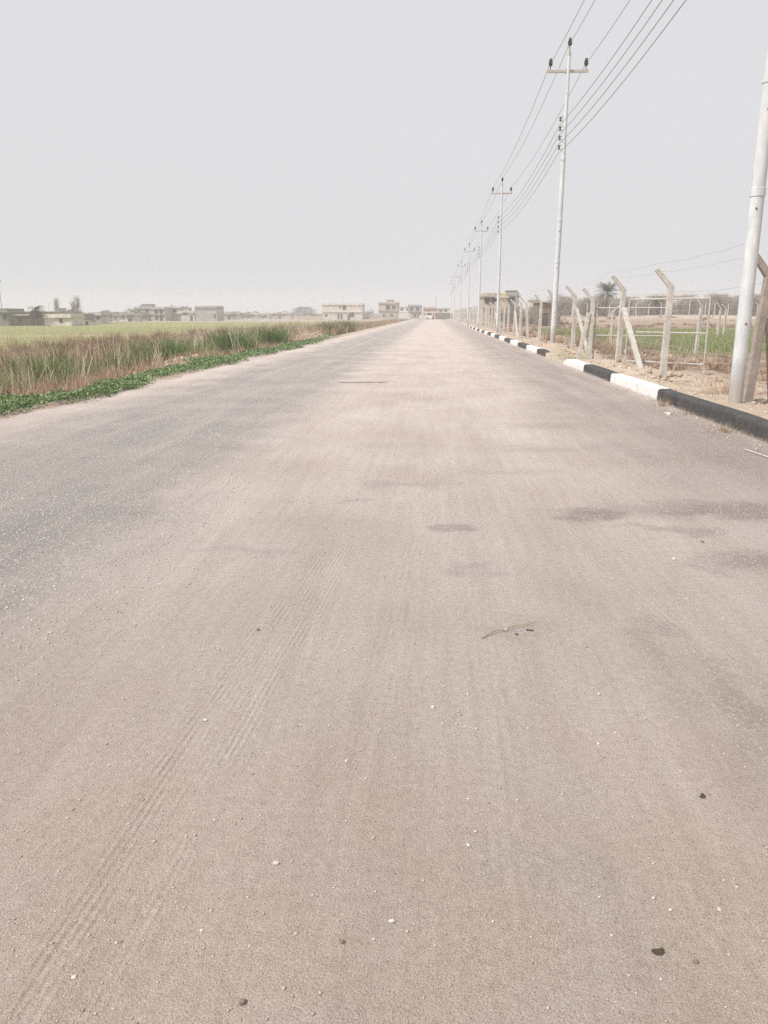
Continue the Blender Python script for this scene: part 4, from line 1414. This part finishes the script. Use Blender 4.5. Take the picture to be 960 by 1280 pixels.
# a parked pale lorry at the road end
t_ = empty('lorry', at(538, 262, 0.0), R(-96), 'small pale lorry with a pinkish load bed parked at the road end', 'lorry')
b = MB(); b.box(-2.6, 1.2, -1.0, 1.0, .75, 1.1); b.box(-2.6, -2.5, -1.0, 1.0, 1.1, 1.9); b.box(1.1, 1.2, -1.0, 1.0, 1.1, 1.9); b.box(-2.5, 1.1, -1.0, -.92, 1.1, 1.9); b.box(-2.5, 1.1, .92, 1.0, 1.1, 1.9)
b.build('load_bed', M['peach'], t_)
b = MB(); b.add([(1.25, -1, .55), (2.9, -1, .55), (2.9, -1, 1.35), (2.55, -1, 2.2), (1.25, -1, 2.2), (1.25, 1, .55), (2.9, 1, .55), (2.9, 1, 1.35), (2.55, 1, 2.2), (1.25, 1, 2.2)],
                [(0, 1, 2, 3, 4), (9, 8, 7, 6, 5), (0, 5, 6, 1), (1, 6, 7, 2), (2, 7, 8, 3), (3, 8, 9, 4), (4, 9, 5, 0)])
b.build('cab', M['whitewall'], t_, bevel=.05)
b = MB(); b.add([(2.88, -.85, 1.42), (2.88, .85, 1.42), (2.60, .85, 2.1), (2.60, -.85, 2.1)], [(0, 1, 2, 3)]); b.add([(2.91, -.85, 1.42), (2.91, .85, 1.42), (2.63, .85, 2.1), (2.63, -.85, 2.1)], [(0, 1, 2, 3)])
b.build('windscreen', M['pane'], t_)
for x_ in (-1.7, 2.1):
    for y_ in (-.9, .9):
        b = MB(); b.tube([(x_, y_ - .13, .45), (x_, y_ + .13, .45)], .45, 16)
        b.build('wheel', M['clod'], t_)

# right side
h2 = house(603, 626, 368, 140, 'tan house with a dark canopy rising behind the fence left of the third pole', 'tan', 9, 2, [(.25, .62, 1.0, 1.3), (.6, .62, 1.0, 1.3)], slab='slab', base=0.1)
house(622, 634, 368.3, 136.5, 'yellow ochre house front behind the fence right of the third pole', 'yellow', 7, 2, [(.3, .1, .6, 1.2)], slab='paleslab', base=0.1, band=False)
house(634, 648, 367, 139, 'grey brown house with a dark upper opening right of the yellow house', 'greywall', 8, 2, [(.35, .72, 1.1, .7)], hut=(.1, .9, .75), base=0.1, slab='slab')
house(672, 688, 378, 112, 'dark brown reed walled shed behind the second pole', 'reedwall', 4, 1, doors=[(.6, .7, 1.7)], parapet=False, base=.1, name='shed', cat='shed')
house(705, 712, 372.5, 260, 'small bright white house above the thicket between two gate posts', 'whitewall', 6, 2, [(.5, .6, .7, .8)], base=.6, slab='paleslab')
house(662, 673, 374, 240, 'pale far house behind the fence left of the second pole', 'palewall', 6, 2, [(.5, .6, .9, 1)], base=.6)
house(812, 856, 369, 300, 'long low far house with a flat pale roof behind the thicket', 'palewall', 8, 2, [(.2, .7, 1.2, 1.2), (.5, .7, 1.2, 1.2)], base=.6, slab='paleslab')
house(890, 912, 370.5, 320, 'far pale house above the thicket right of the gate', 'peach', 8, 2, [(.5, .7, 1.2, 1.2)], base=.6, slab='paleslab')
house(925, 952, 369, 330, 'far grey house above the thicket beside the nearest pole', 'palewall', 8, 2, [(.3, .7, 1.2, 1.2)], base=.6)
wall_run(688, 770, 395.5, 148, 'cream', 'long pale low wall at the far side of the right field')

# masts
def mast(px, ytop, Y, r, label, lamp=False, lattice=False, name='mast', cat='mast'):
    p = at(px, Y); zb = gz(p.x, Y)
    H = zrow(px, ytop, Y) - zb
    t = empty(name, (p.x, Y, zb), 0, label, cat)
    b = MB()
    if lattice:
        for sx, sy in ((-1, -1), (1, -1), (0, 1)):
            b.tube([(sx * .45, sy * .4, 0), (sx * .12, sy * .1, H)], .06, 5)
        n = int(H / 1.5)
        for k in range(n):
            z0, z1 = H * k / n, H * (k + 1) / n
            s = 1 if k % 2 else -1
            b.bar((-s * (.45 - .33 * k / n), -.3, z0), (s * (.45 - .33 * k / n), -.3, z1), .05)
        b.build('lattice_frame', M['steel_arm'], t)
    else:
        b.lathe([(r, -.3), (r * .6, H)], n=8); b.build('pole_shaft', M['steel_arm'], t, True)
    if lamp:
        b = MB(); b.add(*rock_mesh(.42, 77, 1.0, 2)); o = b.build('lamp_head', M['greywall'], t, True); o.location = (0, 0, H)
        b = MB(); b.bar((-.5, 0, H - .8), (.5, 0, H - .8), .07); b.build('bracket', M['steel_arm'], t)
    return t


mast(3, 354, 158, .11, 'tall thin mast with a small round head at the left edge', lamp=True, name='lamp_mast')
mast(544.5, 371, 350, .2, 'thin lattice tower standing at the road end', lattice=True, name='lattice_tower', cat='tower')
mast(235, 378, 270, .07, 'thin roof aerial pole by the big grey group of houses')
mast(428, 372, 336, .06, 'faint aerial pole rising behind the cream house')
mast(460, 379, 360, .08, 'thin pole between the cream house and the tan house')
mast(62, 379, 172, .06, 'thin pole left of the two slim trees beside the dark shed')

# ------------------------------------------------------------------ trees
def twig_tree(h, spread, n, mat='twigs', name='tree', leafy=0, trunk_h=.25, sd=0):
    """trunk, and a crown of many crossing twigs (and leaves)"""
    rr = np.random.default_rng(sd)
    t = empty(name)
    b = MB()
    b.tube([(0, 0, -.3), (.03 * h, 0, h * trunk_h), (.02 * h, .03 * h, h * .55), (0, 0, h * .85)], [.05 * h ** .8, .04 * h ** .8, .025 * h ** .8, .008 * h], 6)
    for k in range(6):
        a = k * 1.05 + rr.uniform(-.3, .3); z0 = h * (trunk_h + .08 * k)
        b.tube([(.02 * h, .01 * h, z0), (math.cos(a) * spread * .4, math.sin(a) * spread * .4, z0 + h * .18), (math.cos(a) * spread * .75, math.sin(a) * spread * .75, z0 + h * .36)], [.02 * h, .012 * h, .005 * h], 5)
    b.build('trunk', M['bark'], t)
    th = rr.uniform(0, 2 * PI, n); u = rr.uniform(0, 1, n) ** .5; z = rr.uniform(trunk_h * .5, .98, n)
    env = np.sin(np.clip((z - .05) / 1.0, 0, 1) * PI) ** .6
    lump = 1 + .35 * np.sin(th * 3 + z * 5 + sd) * np.sin(z * 9 + sd)
    rad = spread * u * env * lump
    bx, by, bz = np.cos(th) * rad, np.sin(th) * rad, z * h
    L = rr.uniform(.10, .28, n) * h
    o = blades('crown', bx, by, bz - L * .3, L, rr.uniform(.018, .035, n) * (1 + h * .12), rr.uniform(.1, .9, n), M[mat], th + rr.normal(0, .5, n), segs=2)
    o.parent = t
    if leafy:
        k = leafy
        th = rr.uniform(0, 2 * PI, k); u = rr.uniform(0, 1, k) ** .45; z = rr.uniform(trunk_h * .7, 1.0, k)
        env = np.sqrt(np.clip(1 - ((z - .55) / .47) ** 2, 0, 1))
        lump = 1 + .3 * np.sin(th * 3 + z * 6 + sd) * np.cos(z * 8 + th)
        rad = spread * u * env * lump
        lf = leaves('foliage', np.stack([np.cos(th) * rad, np.sin(th) * rad, z * h], 1), rr.uniform(.12, .30, k) * (.6 + h * .06), M['olive'], .9)
        lf.parent = t
    return t


def put_tree(o, px, Y, label, cat='tree', group=None, sc=1.0, base=None):
    p = at(px, Y); o.location = (p.x, Y, gz(p.x, Y) if base is None else base)
    o.rotation_euler = (0, 0, random.uniform(0, 6)); o.scale = (sc, sc, sc)
    return tag(o, label, cat, group)


# thicket behind the far fence
protos = [twig_tree(4.9, 2.5, 900, sd=1, name='thicket_tree', leafy=260), twig_tree(5.4, 2.1, 800, sd=2, name='thicket_tree', leafy=120), twig_tree(4.2, 2.7, 950, sd=3, name='thicket_tree', leafy=500)]
used = [False] * 3
px_ = 690
k = 0
LBT = 'grey brown twiggy tree in the thicket behind the far fence'
rowY = [158, 163, 169]
while px_ < 1010:
    for r_ in range(3):
        q = random.randrange(3)
        if not used[q]: o = protos[q]; used[q] = True
        else: o = copy_tree(protos[q])
        Y = rowY[r_] + random.uniform(-2, 2) + (px_ - 690) * .02
        put_tree(o, px_ + random.uniform(-6, 6), Y, LBT, 'tree', 'thicket trees behind the far fence', random.uniform(.62, 1.0))
    px_ += 13.5
# bushes behind the roadside fence, left of the second pole
bu = twig_tree(2.7, 1.5, 520, sd=9, name='bush', leafy=300, trunk_h=.1)
first = True
for px, Y in ((655, 118), (664, 120), (672, 116), (690, 121), (640, 125), (646, 112), (612, 150), (622, 132), (633, 130), (597, 165), (604, 150), (588, 190), (580, 205), (699, 119)):
    o = bu if first else copy_tree(bu); first = False
    put_tree(o, px, Y, 'dry brown bush behind the far part of the roadside fence', 'bush', 'dry bushes behind the roadside fence', random.uniform(.8, 1.15))

# dusty bushes among the left houses
lb = twig_tree(3.6, 2.0, 420, sd=12, name='dusty_tree', leafy=900)
first = True
for px, Y, sc in ((128, 190, .8), (133, 200, .9), (139, 215, .7), (146, 230, .8), (163, 250, 1.1), (170, 245, 1.0), (175, 256, .9), (92, 178, .9), (99, 172, .8), (80, 200, .8), (116, 182, .6), (121, 196, .7), (154, 250, .8), (183, 250, .8), (48, 158, .7), (14, 140, .5), (292, 330, .9), (310, 330, .9), (350, 370, .9)):
    o = lb if first else copy_tree(lb); first = False
    put_tree(o, px, Y, 'small dusty dark tree among the far houses across the left field', 'tree', 'dusty trees among the left houses', sc)
# slim poplars
pop = twig_tree(6.2, .7, 420, sd=21, name='slim_tree', leafy=60)
put_tree(pop, 92.5, 180, 'slimmer bare upright tree beside the dark shed, left of its twin', 'tree', 'slim bare trees by the dark shed', .82)
put_tree(copy_tree(pop), 98, 182, 'taller bare upright tree beside the dark shed, right of its twin', 'tree', 'slim bare trees by the dark shed', 1.0)
put_tree(copy_tree(pop), 72, 185, 'thin bare upright tree standing behind the beige house', 'tree', 'slim bare trees by the dark shed', .95)
# the broad domed tree
dome = twig_tree(5.3, 6.0, 1500, 'olive', sd=31, name='domed_tree', leafy=6500, trunk_h=.12)
put_tree(dome, 380, 345, 'broad dark green domed tree left of the cream house', 'tree', None, 1.0)


def palm(h, r, n, label, px, Y, sd, base=None, droop=1.0):
    rr = random.Random(sd)
    p = at(px, Y)
    t = empty('date_palm', (p.x, Y, gz(p.x, Y) if base is None else base), 0, label, 'palm tree')
    b = MB()
    pts = []; rad = []
    for k in range(13):
        u = k / 12
        pts.append((.12 * math.sin(u * 2), .05 * u, -.3 + (h + .3) * u)); rad.append((.27 - .06 * u) * (1.1 if k % 2 else .92))
    b.tube(pts, rad, 10)
    b.build('trunk', M['bark'], t)
    V, Fc = [], []
    b = MB()
    for k in range(n):
        az = 2 * PI * k * .618 + rr.uniform(-.2, .2); el = rr.uniform(-.35, 1.35)
        L = r * rr.uniform(.85, 1.1)
        prev = None
        m = 14
        c = Vector(pts[-1]); d_az = Vector((math.cos(az), math.sin(az), 0))
        side = Vector((-math.sin(az), math.cos(az), 0))
        spine = []
        e = el
        for q in range(m + 1):
            spine.append(c.copy())
            c = c + (d_az * math.cos(e) + Vector((0, 0, 1)) * math.sin(e)) * (L / m)
            e -= droop * .095 * (1 + q * .05)
        for q in range(m):
            a_, b_ = spine[q], spine[q + 1]
            b.add([a_ - side * .025, a_ + side * .025, b_ + side * .02, b_ - side * .02], [(0, 1, 2, 3)])
            if q < 2: continue
            ll = L * .22 * math.sin(PI * min(1, (q + 1) / (m + 1)) ** .8) + .12
            fw = (b_ - a_).normalized()
            for sgn in (-1, 1):
                for w in (0, .5):
                    s0 = a_ + (b_ - a_) * w
                    tip = s0 + (side * sgn * .8 + fw * .65 + Vector((0, 0, -.25 + rr.uniform(-.12, .25)))).normalized() * ll
                    b.add([s0, s0 + fw * .07, tip, tip - fw * .015], [(0, 1, 2, 3)])
    b.build('crown', M['frond'], t)
    return t


palm(2.9, 2.1, 34, 'small date palm with drooping fronds among the low houses on the left', 45, 150, 5)
palm(4.7, 3.0, 44, 'date palm with a round spiky crown above the thicket behind the gate', 757, 162, 6, base=1.0, droop=.45)
palm(2.6, 1.9, 30, 'low date palm in the thicket right of the gate leaf', 820, 160, 8, base=1.0)
palm(2.4, 1.9, 30, 'low date palm in the thicket right of the nearest pole', 948, 166, 11, base=1.0)

# ------------------------------------------------------------------ haze
b = MB(); b.box(-420, 420, -40, 760, -1.8, 15.5)
hz = b.build('haze', None)
hz['kind'] = 'stuff'
t = NT('haze')
pv = t.n('ShaderNodeVolumePrincipled')
pv.inputs['Color'].default_value = (.95, .95, .955, 1)
pv.inputs['Density'].default_value = 0.00125
pv.inputs['Anisotropy'].default_value = 0.0
t.link(pv.outputs[0], t.out.inputs['Volume'])
hz.data.materials.append(t.m)

# ------------------------------------------------------------------ light
SUN_EL, SUN_AZ = 50.0, -124.0       # azimuth from the road direction, negative = left
sd = bpy.data.lights.new('sun', 'SUN')
sd.energy = 3.5
sd.angle = R(2.0)
sd.color = (1.0, .965, .92)
so = bpy.data.objects.new('sun', sd)
COL.objects.link(so)
dirv = Vector((math.sin(R(SUN_AZ)) * math.cos(R(SUN_EL)), math.cos(R(SUN_AZ)) * math.cos(R(SUN_EL)), math.sin(R(SUN_EL))))
so.rotation_euler = dirv.to_track_quat('Z', 'Y').to_euler()
so.location = (-20, 10, 40)

w = bpy.data.worlds.new('World')
scene.world = w
w.use_nodes = True
nt = w.node_tree
nt.nodes.clear()
wo = nt.nodes.new('ShaderNodeOutputWorld')
bg = nt.nodes.new('ShaderNodeBackground')
sky = nt.nodes.new('ShaderNodeTexSky')
sky.sky_type = 'NISHITA'
sky.sun_disc = False
sky.sun_elevation = R(SUN_EL)
sky.sun_rotation = R(SUN_AZ)
sky.dust_density = 6
sky.air_density = 1.2
hs = nt.nodes.new('ShaderNodeHueSaturation')
hs.inputs['Saturation'].default_value = .12
mx = nt.nodes.new('ShaderNodeMix'); mx.data_type = 'RGBA'
mx.inputs[0].default_value = .88
mx.inputs[7].default_value = (7.15, 7.20, 7.45, 1)     # the veil of dust over the whole sky
nt.links.new(sky.outputs[0], hs.inputs['Color'])
nt.links.new(hs.outputs[0], mx.inputs[6])
nt.links.new(mx.outputs[2], bg.inputs['Color'])
bg.inputs['Strength'].default_value = .10
nt.links.new(bg.outputs[0], wo.inputs['Surface'])

# ------------------------------------------------------------------ camera
cd = bpy.data.cameras.new('camera')
cd.sensor_fit = 'VERTICAL'
cd.sensor_height = 36
cd.lens = FPX / 1280 * 36
cd.clip_start = .05
cd.clip_end = 8000
co = bpy.data.objects.new('camera', cd)
COL.objects.link(co)
co.location = (0, 0, EYE)
co.rotation_euler = (PI / 2 - PITCH, 0, YAW)
scene.camera = co

vs = scene.view_settings
vs.view_transform = 'Standard'
vs.look = 'None'
vs.exposure = 0.14
vs.gamma = 1.0
vs.use_curve_mapping = False
scene.cycles.use_denoising = False
scene.cycles.use_adaptive_sampling = False
scene.cycles.max_bounces = 6
scene.cycles.volume_bounces = 1
scene.cycles.transparent_max_bounces = 8
